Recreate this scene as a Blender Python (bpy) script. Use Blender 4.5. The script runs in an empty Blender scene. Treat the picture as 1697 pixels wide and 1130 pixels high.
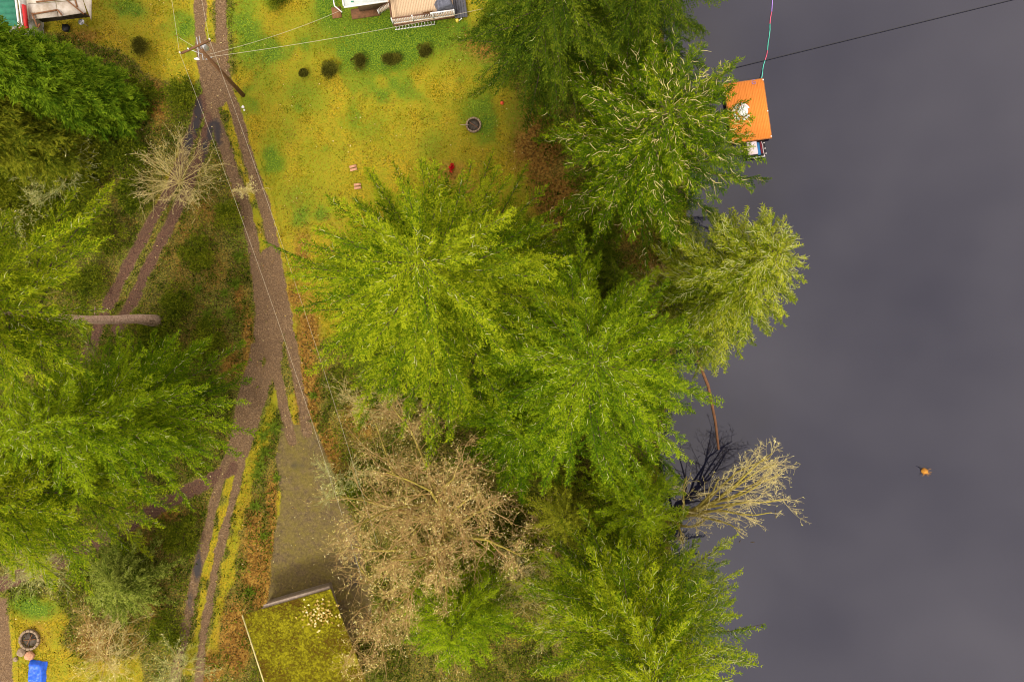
import bpy, math, random
import numpy as np
from mathutils import Vector, Matrix

scene = bpy.context.scene
COL = scene.collection
H = 60.0                      # camera height above the lawn, metres
F = 1697 * 24.0 / 36.0        # focal length in photo pixels

# ------------------------------------------------------------------ camera
cam_d = bpy.data.cameras.new('camera'); cam = bpy.data.objects.new('camera', cam_d); COL.objects.link(cam)
cam.location = (0, 0, H); cam_d.lens = 24; cam_d.sensor_width = 36; cam_d.clip_start = 0.5; cam_d.clip_end = 6000
scene.camera = cam

# ------------------------------------------------------------------ world: overcast daylight
SUN_EL, SUN_AZ = math.radians(52), math.radians(205)
w = bpy.data.worlds.new('World'); scene.world = w; w.use_nodes = True
nt = w.node_tree; nt.nodes.clear()
out = nt.nodes.new('ShaderNodeOutputWorld'); bg = nt.nodes.new('ShaderNodeBackground')
sky = nt.nodes.new('ShaderNodeTexSky'); sky.sky_type = 'NISHITA'; sky.sun_disc = False
sky.sun_elevation = SUN_EL; sky.sun_rotation = SUN_AZ
tc = nt.nodes.new('ShaderNodeTexCoord'); nz = nt.nodes.new('ShaderNodeTexNoise')
nz.inputs['Scale'].default_value = 3.9; nz.inputs['Detail'].default_value = 3; nz.inputs['Roughness'].default_value = .5
rmp = nt.nodes.new('ShaderNodeValToRGB')
rmp.color_ramp.elements[0].position = .3; rmp.color_ramp.elements[0].color = (6.5, 5.75, 5.5, 1)
rmp.color_ramp.elements[1].position = .7; rmp.color_ramp.elements[1].color = (11.3, 10.0, 9.5, 1)
mx = nt.nodes.new('ShaderNodeMixRGB'); mx.inputs['Fac'].default_value = .94
nt.links.new(tc.outputs['Generated'], nz.inputs['Vector']); nt.links.new(nz.outputs['Fac'], rmp.inputs['Fac'])
nt.links.new(sky.outputs['Color'], mx.inputs['Color1']); nt.links.new(rmp.outputs['Color'], mx.inputs['Color2'])
nt.links.new(mx.outputs['Color'], bg.inputs['Color']); bg.inputs['Strength'].default_value = .1
nt.links.new(bg.outputs[0], out.inputs[0])

# ------------------------------------------------------------------ sun (soft, through cloud)
sd = bpy.data.lights.new('sun', 'SUN'); sd.energy = 1.5; sd.angle = math.radians(14); sd.color = (1.0, .93, .80)
so = bpy.data.objects.new('sun', sd); COL.objects.link(so)
sdir = Vector((math.sin(SUN_AZ) * math.cos(SUN_EL), math.cos(SUN_AZ) * math.cos(SUN_EL), math.sin(SUN_EL)))
so.rotation_euler = sdir.to_track_quat('Z', 'Y').to_euler(); so.location = sdir * 150

scene.view_settings.view_transform = 'Standard'; scene.view_settings.look = 'None'
scene.view_settings.gamma = 1; scene.view_settings.exposure = 1.08; scene.view_settings.use_curve_mapping = False
scene.render.engine = 'CYCLES'
scene.cycles.filter_width = 1.05; scene.cycles.max_bounces = 5; scene.cycles.diffuse_bounces = 3; scene.cycles.transparent_max_bounces = 6

# ------------------------------------------------------------------ helpers
def G(px, py, z=0.0):
    """photo pixel at height z -> world point"""
    s = (H - z) / F
    return np.array([(px - 848.5) * s, (565 - py) * s, z])

def hash2(ix, iy, seed):
    h = (ix.astype(np.int64) * 374761393 + iy.astype(np.int64) * 668265263 + seed * 982451653) & 0x7fffffff
    h = ((h ^ (h >> 13)) * 1274126177) & 0x7fffffff
    h = h ^ (h >> 16)
    return (h & 0xffff) / 65535.0

def vnoise(x, y, sc, seed=0, octv=3):
    r = 0; a = 1; tot = 0
    for o in range(octv):
        X = x / sc; Y = y / sc
        ix = np.floor(X); iy = np.floor(Y); fx = X - ix; fy = Y - iy
        fx = fx * fx * (3 - 2 * fx); fy = fy * fy * (3 - 2 * fy)
        ix = ix.astype(np.int64); iy = iy.astype(np.int64)
        v = (hash2(ix, iy, seed + o) * (1 - fx) + hash2(ix + 1, iy, seed + o) * fx) * (1 - fy) + \
            (hash2(ix, iy + 1, seed + o) * (1 - fx) + hash2(ix + 1, iy + 1, seed + o) * fx) * fy
        r = r + a * v; tot += a; a *= .5; sc *= .5
    return r / tot

def sstep(e0, e1, x):
    t = np.clip((x - e0) / (e1 - e0), 0, 1); return t * t * (3 - 2 * t)

def make_mesh(name, V, Fc, attrs=None, smooth=False):
    """V (n,3); Fc (m,k) int array or list of such; attrs: dict name->(domain, type, array)"""
    me = bpy.data.meshes.new(name)
    V = np.asarray(V, dtype=np.float32)
    Fl = Fc if isinstance(Fc, list) else [Fc]
    Fl = [np.asarray(f, dtype=np.int32) for f in Fl if len(f)]
    me.vertices.add(len(V)); me.vertices.foreach_set('co', V.ravel())
    loops = np.concatenate([f.ravel() for f in Fl]); tot = np.concatenate([np.full(len(f), f.shape[1], dtype=np.int32) for f in Fl])
    st = np.concatenate([[0], np.cumsum(tot)[:-1]]).astype(np.int32)
    me.loops.add(len(loops)); me.loops.foreach_set('vertex_index', loops)
    me.polygons.add(len(tot)); me.polygons.foreach_set('loop_start', st); me.polygons.foreach_set('loop_total', tot)
    if smooth: me.polygons.foreach_set('use_smooth', np.ones(len(tot), dtype=bool))
    for k, (dom, typ, arr) in (attrs or {}).items():
        a = me.attributes.new(k, typ, dom)
        a.data.foreach_set('color' if typ == 'FLOAT_COLOR' else 'value', np.asarray(arr, dtype=np.float32).ravel())
    me.update(calc_edges=True)
    return me

def link(name, me, mat=None, parent=None, loc=None):
    o = bpy.data.objects.new(name, me); COL.objects.link(o)
    if mat is not None and me is not None and len(me.materials) == 0: me.materials.append(mat)
    if parent is not None: o.parent = parent
    if loc is not None: o.location = loc
    return o

def tag(o, label=None, cat=None, group=None, kind=None):
    if label: o['label'] = label
    if cat: o['category'] = cat
    if group: o['group'] = group
    if kind: o['kind'] = kind
    return o

def empty(name, loc, rz=0.0):
    o = bpy.data.objects.new(name, None); COL.objects.link(o)
    o.location = [float(v) for v in loc]; o.rotation_euler = (0, 0, rz); o.empty_display_size = .3
    return o

def relink(root):      # world-space meshes under an Empty: keep them where they are
    pass

class MB:
    """collects boxes / tubes / quads"""
    def __init__(s): s.V = []; s.F3 = []; s.F4 = []; s.n = 0
    def add(s, V, F):
        V = np.asarray(V, dtype=float)
        for f in F: (s.F4 if len(f) == 4 else s.F3).append([i + s.n for i in f])
        s.V.append(V); s.n += len(V); return s
    def box(s, c, d, rz=0.0, M=None):
        x, y, z = [v / 2 for v in d]
        P = np.array([[-x, -y, -z], [x, -y, -z], [x, y, -z], [-x, y, -z], [-x, -y, z], [x, -y, z], [x, y, z], [-x, y, z]])
        if M is not None: P = P @ np.array(M).T
        ca, sa = math.cos(rz), math.sin(rz)
        P = np.stack([P[:, 0] * ca - P[:, 1] * sa, P[:, 0] * sa + P[:, 1] * ca, P[:, 2]], 1) + np.array(c)
        return s.add(P, [(0, 3, 2, 1), (4, 5, 6, 7), (0, 1, 5, 4), (1, 2, 6, 5), (2, 3, 7, 6), (3, 0, 4, 7)])
    def beam(s, a, b, wd, ht):
        a = np.array(a, float); b = np.array(b, float); d = b - a; L = np.linalg.norm(d); d /= L
        up = np.array([0, 0, 1.]) if abs(d[2]) < .95 else np.array([1., 0, 0])
        sd_ = np.cross(d, up); sd_ /= np.linalg.norm(sd_); u = np.cross(sd_, d)
        P = [p + sd_ * sx * wd / 2 + u * uy * ht / 2 for p in (a, b) for sx, uy in ((-1, -1), (1, -1), (1, 1), (-1, 1))]
        return s.add(P, [(0, 3, 2, 1), (4, 5, 6, 7), (0, 1, 5, 4), (1, 2, 6, 5), (2, 3, 7, 6), (3, 0, 4, 7)][:6])
    def tube(s, pts, rad, k=6, caps=True):
        pts = np.array(pts, float); n = len(pts); rad = np.broadcast_to(rad, (n,))
        T = np.gradient(pts, axis=0); T /= np.linalg.norm(T, axis=1)[:, None] + 1e-9
        V = []
        ref = np.array([0, 0, 1.]) if abs(T[0][2]) < .9 else np.array([1., 0, 0])
        for i in range(n):
            a = np.cross(T[i], ref); a /= np.linalg.norm(a) + 1e-9; b = np.cross(T[i], a)
            for j in range(k):
                an = 2 * math.pi * j / k; V.append(pts[i] + rad[i] * (a * math.cos(an) + b * math.sin(an)))
        Fs = [(i * k + j, i * k + (j + 1) % k, (i + 1) * k + (j + 1) % k, (i + 1) * k + j) for i in range(n - 1) for j in range(k)]
        V = list(V)
        if caps:
            V.append(pts[0]); V.append(pts[-1]); c0, c1 = n * k, n * k + 1
            Fs += [(c0, (j + 1) % k, j) for j in range(k)] + [(c1, (n - 1) * k + j, (n - 1) * k + (j + 1) % k) for j in range(k)]
        return s.add(V, Fs)
    def cone(s, c, r0, r1, h, k=12):
        c = np.array(c, float)
        return s.tube([c, c + np.array([0, 0, h])], [r0, r1], k)
    def mesh(s, name, smooth=False):
        V = np.concatenate(s.V)
        return make_mesh(name, V, [np.array(s.F3, dtype=np.int32).reshape(-1, 3), np.array(s.F4, dtype=np.int32).reshape(-1, 4)], smooth=smooth)
    def build(s, name, mat, parent=None, smooth=False, loc=None):
        return link(name, s.mesh(name, smooth), mat, parent, loc)

def sub(a, b): return [float(x - y) for x, y in zip(a, b)]

# ------------------------------------------------------------------ materials
MATS = {}
def newmat(name):
    m = bpy.data.materials.new(name); m.use_nodes = True; n = m.node_tree; n.nodes.clear()
    o = n.nodes.new('ShaderNodeOutputMaterial'); return m, n, o

def mixc(n, fac, a, b, mode='MIX'):
    x = n.nodes.new('ShaderNodeMixRGB'); x.blend_type = mode
    for sk, v in (('Fac', fac), ('Color1', a), ('Color2', b)):
        if isinstance(v, (int, float)): x.inputs[sk].default_value = v
        elif isinstance(v, tuple): x.inputs[sk].default_value = (*v[:3], 1)
        else: n.links.new(v, x.inputs[sk])
    return x.outputs[0]

def mth(n, op, a, b=0.0, c=None, clamp=False):
    x = n.nodes.new('ShaderNodeMath'); x.operation = op; x.use_clamp = clamp
    for i, v in enumerate((a, b) if c is None else (a, b, c)):
        if isinstance(v, (int, float)): x.inputs[i].default_value = v
        else: n.links.new(v, x.inputs[i])
    return x.outputs[0]

def noise(n, scale, detail=3, rough=.55, vec=None, dist=0.0):
    x = n.nodes.new('ShaderNodeTexNoise'); x.inputs['Scale'].default_value = scale; x.inputs['Detail'].default_value = detail
    x.inputs['Roughness'].default_value = rough; x.inputs['Distortion'].default_value = dist
    if vec is None: vec = n.nodes.new('ShaderNodeTexCoord').outputs['Object']
    n.links.new(vec, x.inputs['Vector']); return x.outputs['Fac']

def ramp(n, fac, stops):
    r = n.nodes.new('ShaderNodeValToRGB'); e = r.color_ramp.elements
    while len(e) < len(stops): e.new(.5)
    for el, (p, c) in zip(e, stops): el.position = p; el.color = (*c, 1) if len(c) == 3 else c
    n.links.new(fac, r.inputs['Fac']); return r.outputs[0]

def pbr(name, col, col2=None, rough=.7, scale=6, bump=.15, spec=.3, stretch=None, metallic=0.0, detail=4):
    m, n, o = newmat(name); b = n.nodes.new('ShaderNodeBsdfPrincipled')
    vec = n.nodes.new('ShaderNodeTexCoord').outputs['Object']
    if stretch:
        mp = n.nodes.new('ShaderNodeMapping'); mp.inputs['Scale'].default_value = stretch; n.links.new(vec, mp.inputs['Vector']); vec = mp.outputs[0]
    f = noise(n, scale, detail, .6, vec)
    col2 = col2 or tuple(c * .7 for c in col)
    n.links.new(ramp(n, f, [(.3, col2), (.68, col)]), b.inputs['Base Color'])
    b.inputs['Roughness'].default_value = rough; b.inputs['Specular IOR Level'].default_value = spec; b.inputs['Metallic'].default_value = metallic
    if bump:
        bp = n.nodes.new('ShaderNodeBump'); bp.inputs['Strength'].default_value = bump; bp.inputs['Distance'].default_value = .05
        n.links.new(f, bp.inputs['Height']); n.links.new(bp.outputs[0], b.inputs['Normal'])
    n.links.new(b.outputs[0], o.inputs[0]); return m

def leafmat(name, dark, mid, lite, trans=.28):
    """foliage: colour picked per leaf through the face attribute 'tint'"""
    m, n, o = newmat(name)
    at = n.nodes.new('ShaderNodeAttribute'); at.attribute_name = 'tint'
    c = ramp(n, at.outputs['Fac'], [(0.0, dark), (.5, mid), (1.0, lite)])
    d = n.nodes.new('ShaderNodeBsdfDiffuse'); t = n.nodes.new('ShaderNodeBsdfTranslucent')
    n.links.new(c, d.inputs['Color']); n.links.new(mixc(n, 1.0, c, (1.15, 1.2, .5), 'MULTIPLY'), t.inputs['Color'])
    mxs = n.nodes.new('ShaderNodeMixShader'); mxs.inputs[0].default_value = trans
    n.links.new(d.outputs[0], mxs.inputs[1]); n.links.new(t.outputs[0], mxs.inputs[2]); n.links.new(mxs.outputs[0], o.inputs[0])
    return m

M_fir = leafmat('fir_foliage', (.024, .058, .003), (.094, .162, .005), (.320, .370, .012))
M_green = leafmat('green_foliage', (.022, .060, .003), (.085, .160, .005), (.250, .330, .010))
M_dark = leafmat('cedar_foliage', (.018, .042, .004), (.062, .104, .007), (.165, .205, .012))
M_olive = leafmat('olive_foliage', (.025, .045, .004), (.110, .140, .008), (.300, .310, .020))
M_lichenfir = leafmat('lichen_fir_foliage', (.035, .060, .004), (.150, .205, .008), (.400, .420, .030))
M_sage = leafmat('sage_foliage', (.020, .042, .004), (.078, .115, .010), (.270, .310, .050))
M_cyp = leafmat('cypress_foliage', (.018, .050, .004), (.075, .145, .007), (.200, .290, .014))
M_cyp2 = leafmat('cypress_foliage_dull', (.022, .045, .004), (.090, .120, .008), (.230, .240, .016))
M_under = leafmat('undergrowth_leaves', (.018, .030, .004), (.075, .112, .008), (.230, .255, .014))
M_brown = leafmat('dead_bracken', (.060, .030, .008), (.150, .070, .014), (.300, .160, .030), .1)
M_grass = leafmat('grass_blades', (.060, .075, .003), (.210, .180, .005), (.400, .320, .010), .15)
M_fern = leafmat('fern_fronds', (.030, .060, .006), (.110, .165, .012), (.280, .330, .035))
M_litter = leafmat('fallen_leaves', (.220, .100, .020), (.450, .330, .080), (.800, .720, .400), .1)
M_shrub = leafmat('round_shrub_foliage', (.030, .028, .007), (.095, .095, .014), (.200, .190, .024))
M_red = leafmat('red_leaves', (.350, .010, .012), (.550, .015, .02), (.700, .05, .04))
M_lichen = pbr('lichen', (.58, .60, .22), (.36, .38, .12), .9, 9, 0)
M_lichen2 = pbr('pale_lichen', (.80, .69, .32), (.50, .40, .13), .9, 2.5, 0)
M_tuft = leafmat('lichen_tufts', (.38, .34, .07), (.74, .66, .20), (.95, .90, .55), .1)
M_twig = pbr('bare_twigs', (.62, .44, .17), (.34, .20, .06), .9, 1.5, 0)
M_mossbark = pbr('mossy_bark', (.36, .30, .04), (.17, .13, .03), .95, 3, .3)
M_bark = pbr('bark', (.13, .09, .05), (.05, .035, .02), .9, 4, .5, stretch=(3, 3, .6))
M_barkpink = pbr('weathered_bark', (.64, .46, .34), (.24, .14, .09), .85, 3.2, 1.0, stretch=(2, 2, 2))
M_polewood = pbr('pole_wood', (.20, .10, .04), (.09, .045, .02), .8, 6, .3, stretch=(4, 4, .5))
M_metal = pbr('galvanised_metal', (.6, .6, .6), (.4, .4, .4), .4, 5, 0, metallic=.6)
M_white = pbr('white_paint', (.80, .79, .76), (.66, .65, .62), .5, 3, .05)
M_wire = pbr('weathered_wire', (.55, .50, .36), (.5, .45, .3), .6, 5, 0)
M_blackwire = pbr('black_cable', (.02, .02, .022), None, .6, 5, 0)
M_deck = pbr('deck_boards', (.66, .48, .30), (.48, .34, .21), .7, 4, .1, stretch=(8, .8, 1))
M_decktrim = pbr('brown_rail_paint', (.16, .075, .04), (.10, .05, .03), .7, 5, .1)
M_dockwood = pbr('orange_dock_boards', (.78, .26, .035), (.58, .17, .02), .65, 5, .1, stretch=(10, .8, 1))
M_dockside = pbr('dock_frame_wood', (.42, .16, .04), (.25, .09, .03), .7, 5, .1)
M_roofgreen = pbr('green_roof', (.04, .24, .14), (.03, .16, .10), .5, 3, .05)
M_roofgrey = pbr('pale_roof', (.55, .58, .56), (.42, .46, .44), .6, 2, .05)
M_redpaint = pbr('red_paint', (.55, .02, .02), (.4, .015, .015), .5, 3, .05)
M_awn = pbr('stained_white_panel', (.62, .57, .48), (.38, .31, .22), .6, 1.6, .1)
M_rust = pbr('rusty_timber', (.26, .12, .045), (.13, .06, .03), .85, 4, .3)
M_dkgrey = pbr('dark_grey_mat', (.10, .10, .115), (.07, .07, .08), .8, 6, .1)
M_tarpgrey = pbr('grey_cover', (.14, .15, .19), (.06, .065, .085), .6, 3, .3)
M_blue = pbr('blue_tarp', (.02, .13, .75), (.015, .08, .5), .4, 3, .4)
M_bluelight = pbr('blue_plastic', (.03, .20, .45), None, .4, 3, 0)
M_pink = pbr('pale_pink_board', (.80, .66, .66), (.7, .58, .6), .5, 3, 0)
M_black = pbr('black_rubber', (.015, .015, .017), None, .6, 3, 0)
M_stone = pbr('grey_stone', (.32, .24, .15), (.16, .11, .07), .9, 5, .3)
M_ash_shade = pbr('ash_charcoal_and_wall_shade', (.10, .08, .06), (.035, .03, .02), .95, 5, .4)  # ash in the fire pits; painted shade on the lean-to back wall
M_orange = pbr('orange_rot_wood', (.60, .28, .03), (.22, .08, .01), .7, 8, .3)
M_yellow = pbr('yellow_plastic', (.75, .62, .08), None, .5, 3, 0)
M_plank_pink = pbr('pinkish_cut_wood', (.56, .30, .17), (.36, .18, .10), .8, 6, .2)
M_wall = pbr('painted_wall', (.62, .60, .55), (.52, .50, .45), .8, 3, .1)
M_greywood = pbr('weathered_grey_wood', (.42, .34, .25), (.27, .21, .15), .8, 4, .2, stretch=(1, 6, 1))
M_mossroof = pbr('mossy_shingles', (.24, .22, .02), (.15, .09, .02), .95, 2.2, .5)
M_moss = leafmat('moss_clumps', (.10, .060, .008), (.150, .135, .008), (.29, .265, .012), 0.05)

# ------------------------------------------------------------------ ground layout, in photo pixels
def dist_poly(PX, PY, pts):
    d = np.full(PX.shape, 1e9)
    for (x0, y0), (x1, y1) in zip(pts[:-1], pts[1:]):
        dx, dy = x1 - x0, y1 - y0; L2 = dx * dx + dy * dy
        t = np.clip(((PX - x0) * dx + (PY - y0) * dy) / L2, 0, 1)
        d = np.minimum(d, np.hypot(PX - x0 - t * dx, PY - y0 - t * dy))
    return d

def inpoly(PX, PY, poly):
    ins = np.zeros(PX.shape, bool); n = len(poly)
    for i in range(n):
        x0, y0 = poly[i]; x1, y1 = poly[(i + 1) % n]
        if y0 == y1: continue
        c = ((y0 > PY) != (y1 > PY)) & (PX < (x1 - x0) * (PY - y0) / (y1 - y0) + x0); ins ^= c
    return ins

def polyw(PX, PY, poly, soft):      # soft-edged polygon weight
    if soft > 8:
        PX, PY = PX + (vnoise(PX, PY, 55, 17, 4) - .5) * 46, PY + (vnoise(PX, PY, 55, 18, 4) - .5) * 46
    d = dist_poly(PX, PY, poly + [poly[0]]); s = np.where(inpoly(PX, PY, poly), d, -d)
    return sstep(-soft, soft, s)

SHORE = [(-3000, 1010), (-300, 1040), (0, 1085), (100, 1105), (250, 1140), (340, 1135), (450, 1125), (560, 1120), (640, 1108), (720, 1092),
         (800, 1086), (870, 1096), (950, 1118), (1050, 1140), (1130, 1150), (1500, 1210), (4000, 1400)]
def shore_px(PY): return np.interp(PY, [p[0] for p in SHORE], [p[1] for p in SHORE])
WATER_Z = -0.7
def ground_z(x, y):
    x = np.asarray(x, float); y = np.asarray(y, float)
    PX = 848.5 + x * F / H; PY = 565 - y * F / H
    d = (shore_px(PY) - PX) * H / F
    base = (vnoise(x, y, 6, 5, 3) - .5) * .30
    base = base * sstep(0, 4, d)
    drop = -0.55 * sstep(3.2, .4, d) - 2.2 * sstep(.5, -5, d)
    return base + drop

RUTS = [  # main driveway: polylines with half-width (px)
    ([(332, -60), (333, 60), (337, 110), (346, 160), (358, 200), (380, 267), (402, 333), (418, 400), (428, 460), (433, 520), (430, 580), (420, 640), (403, 700), (393, 750)], 9.5),
    ([(366, -60), (367, 60), (372, 120), (382, 160), (395, 200), (414, 267), (437, 333), (452, 400), (465, 470), (478, 540), (488, 600), (499, 660), (510, 715)], 9),
    ([(351, 85), (356, 130), (360, 165)], 14),
    ([(447, 425), (452, 470), (455, 540), (452, 590)], 15),
    ([(450, 590), (442, 625), (430, 665), (415, 710), (403, 750)], 9.5),
    ([(455, 600), (464, 640), (474, 690), (484, 730)], 9),
    ([(424, 575), (412, 620), (400, 665), (396, 690), (386, 740), (374, 775)], 8.5),
    ([(374, 770), (363, 800), (343, 886), (325, 953), (313, 1020), (298, 1086), (284, 1150)], 7.5),
    ([(403, 745), (394, 800), (370, 886), (355, 953), (343, 1020), (333, 1086), (326, 1160)], 6.5),
]
PATHS = [
    ([(337, 165), (324, 205), (308, 250), (284, 310), (250, 370), (216, 435), (190, 485), (165, 540), (140, 600)], 9.5),
    ([(352, 190), (338, 240), (308, 320), (275, 385), (248, 440), (222, 495), (195, 545)], 9.5),
    ([(385, 775), (340, 800), (290, 825), (215, 868), (150, 905), (90, 935), (20, 960), (-60, 990)], 12),
]
MOSSLINES = [([(376, 165), (384, 215), (397, 265), (418, 330), (430, 380), (440, 420), (446, 450)], 6.5), ([(350, -60), (350, 80)], 5), ([(388, 770), (377, 830), (356, 900), (340, 965), (328, 1040), (314, 1110)], 9),
    ([(415, 760), (403, 830), (388, 900), (374, 960), (362, 1020), (352, 1080)], 10), ([(458, 655), (448, 690), (430, 740), (412, 790)], 11), ([(484, 655), (489, 715)], 6), ([(404, 690), (398, 730)], 5),
    ([(470, 820), (467, 900), (464, 980)], 12), ([(300, 250), (270, 320), (232, 400), (205, 460)], 5), ([(338, 170), (330, 200)], 8), ([(318, 60), (320, 140)], 9), ([(394, 140), (412, 205), (440, 290), (462, 370), (478, 430)], 10)]
PAD = [(468, 705), (520, 700), (552, 780), (585, 860), (604, 930), (618, 985), (616, 1030), (590, 1060), (560, 1090), (440, 1040), (446, 980), (452, 900), (466, 820), (458, 760)]
BL_DIRT = [(-80, 985), (10, 990), (16, 1040), (22, 1090), (28, 1200), (-80, 1200)]

def road_weights(PX, PY):
    wob = (vnoise(PX, PY, 26, 11, 3) - .5) * 6 + (vnoise(PX, PY, 6, 12, 2) - .5) * 4
    def wgt(lst):
        r = np.zeros(PX.shape)
        for pts, hw in lst:
            d = dist_poly(PX, PY, pts) + wob; r = np.maximum(r, sstep(hw + 4.5, hw - 4.5, d))
        return r
    wr = wgt(RUTS); wp = wgt(PATHS)
    pad = polyw(PX + wob, PY + wob, PAD, 5); bl = polyw(PX + wob, PY, BL_DIRT, 6)
    return wr, wp, pad, bl

def blobs(PX, PY, lst):
    r = np.zeros(PX.shape)
    for cx, cy, rx, ry, wt in lst: r = np.maximum(r, wt * np.exp(-(((PX - cx) / rx) ** 2 + ((PY - cy) / ry) ** 2) * .9))
    return r

LAWN_R = [(378, -200), (1000, -200), (800, 40), (790, 90), (850, 140), (905, 200), (880, 260), (900, 400), (860, 520), (700, 560), (485, 560), (455, 400), (415, 270), (385, 150)]
LAWN_L = [(-200, -200), (345, -200), (345, 60), (335, 128), (250, 125), (200, 80), (100, 60), (-200, 40)]
LAWN_B = [(10, 990), (90, 995), (120, 1030), (105, 1075), (150, 1100), (225, 1085), (240, 1200), (15, 1200)]
GREEN = [(440, 110, 40, 80, .6), (410, 20, 30, 60, .6), (620, 210, 60, 50, .45), (450, 260, 30, 60, .5), (220, 20, 40, 30, .5), (650, 62, 140, 50, 1.25), (560, 40, 60, 60, .8), (770, 80, 60, 50, .7), (500, 150, 50, 60, .62), (480, 200, 30, 50, .5), (790, 190, 40, 50, .75),
         (860, 200, 30, 60, .6), (500, 330, 70, 60, .45), (720, 240, 60, 40, .45), (300, 40, 30, 40, .5), (420, 60, 30, 60, .6), (60, 1010, 50, 20, .8), (530, 260, 60, 50, .4),
         (640, 150, 60, 40, .45), (330, 150, 10, 20, .6)]
ORANGE = [(450, 860, 12, 90, .8), (420, 870, 22, 60, .8), (470, 440, 10, 80, .35), (560, 400, 60, 60, .38), (495, 350, 30, 50, .3), (640, 250, 50, 40, .25), (190, 60, 60, 50, .35), (140, 60, 40, 20, .6), (330, 560, 60, 50, .4), (300, 420, 40, 50, .4), (230, 900, 60, 60, .4), (150, 1060, 50, 40, .7), (215, 1040, 40, 60, .5), (350, 1110, 30, 40, .8), (890, 230, 45, 90, .95), (920, 330, 45, 60, .95), (800, 80, 40, 30, .7), (770, 340, 60, 60, .6), (745, 285, 35, 25, .8), (510, 620, 22, 170, 1), (545, 760, 30, 60, .9),
          (425, 930, 28, 80, 1), (440, 1000, 30, 60, .9), (390, 1060, 30, 70, .9), (1070, 480, 50, 60, .9), (1085, 830, 18, 50, 1), (600, 690, 40, 40, .8), (500, 430, 20, 60, .7),
          (265, 180, 18, 50, .7), (330, 360, 60, 60, .55), (345, 440, 50, 50, .5), (300, 480, 30, 60, .4), (255, 160, 20, 40, .7), (410, 560, 12, 80, .8), (380, 600, 20, 40, .7), (270, 850, 50, 20, .6),
          (70, 1050, 30, 30, .5), (250, 1000, 30, 60, .6), (1050, 380, 60, 40, .6), (950, 380, 60, 30, .8), (395, 500, 10, 60, .7), (390, 330, 16, 40, .6), (490, 500, 20, 40, .8)]
MOSS = [(425, 300, 20, 60, 1), (410, 250, 14, 60, 1), (370, 860, 16, 130, 1), (400, 800, 20, 90, 1), (450, 700, 18, 40, 1), (487, 690, 10, 40, 1), (380, 960, 16, 80, .9), (345, 1000, 14, 120, .9),
        (465, 930, 16, 60, .7), (340, 170, 30, 40, .8), (400, 720, 12, 40, 1), (352, 20, 8, 60, .8), (395, 170, 14, 60, 1), (320, 120, 14, 40, .8), (530, 930, 30, 60, .4), (425, 320, 8, 60, 1), (330, 60, 20, 80, 1)]
STAIN = [(327, 195, 9, 34, 1.1), (358, 222, 15, 24, 1.15), (314, 235, 10, 24, 1), (341, 255, 8, 26, 1), (327, 930, 9, 55, .8), (316, 990, 8, 30, .7), (497, 775, 26, 18, .42), (500, 985, 46, 14, .5), (586, 940, 20, 50, .6), (488, 690, 14, 70, .3)]

def ground_attrs(x, y):
    PX = 848.5 + x * F / H; PY = 565 - y * F / H
    wr, wp, pad, bl = road_weights(PX, PY)
    lawn = np.maximum.reduce([polyw(PX, PY, LAWN_R, 22), polyw(PX, PY, LAWN_L, 14), polyw(PX, PY, LAWN_B, 18)] + [.86 * sstep(hw + 7, hw - 8, dist_poly(PX, PY, p) + (vnoise(PX, PY, 18, 15, 4) - .5) * 20) for p, hw in MOSSLINES])
    green = blobs(PX, PY, GREEN) * (.55 + .9 * vnoise(PX, PY, 60, 21, 3)) + .35 * sstep(.52, .72, vnoise(PX, PY, 45, 31, 3))
    orange = blobs(PX, PY, ORANGE) * (.5 + 1.0 * vnoise(PX, PY, 30, 22, 3))
    st = blobs(PX, PY, STAIN) * (.2 + 1.5 * vnoise(PX, PY, 16, 41, 4))
    dirt = np.maximum(np.maximum(wr, wp), bl)
    A = np.stack([lawn, np.clip(green, 0, 1), np.clip(orange, 0, 1), np.ones_like(lawn)], -1)
    B = np.stack([dirt, pad, np.clip(st, 0, 1), np.ones_like(lawn)], -1)
    red = np.where(wp > wr, 1.0, 0.0) * wp
    return A, B, red, (wr, wp, pad, bl)

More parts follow.
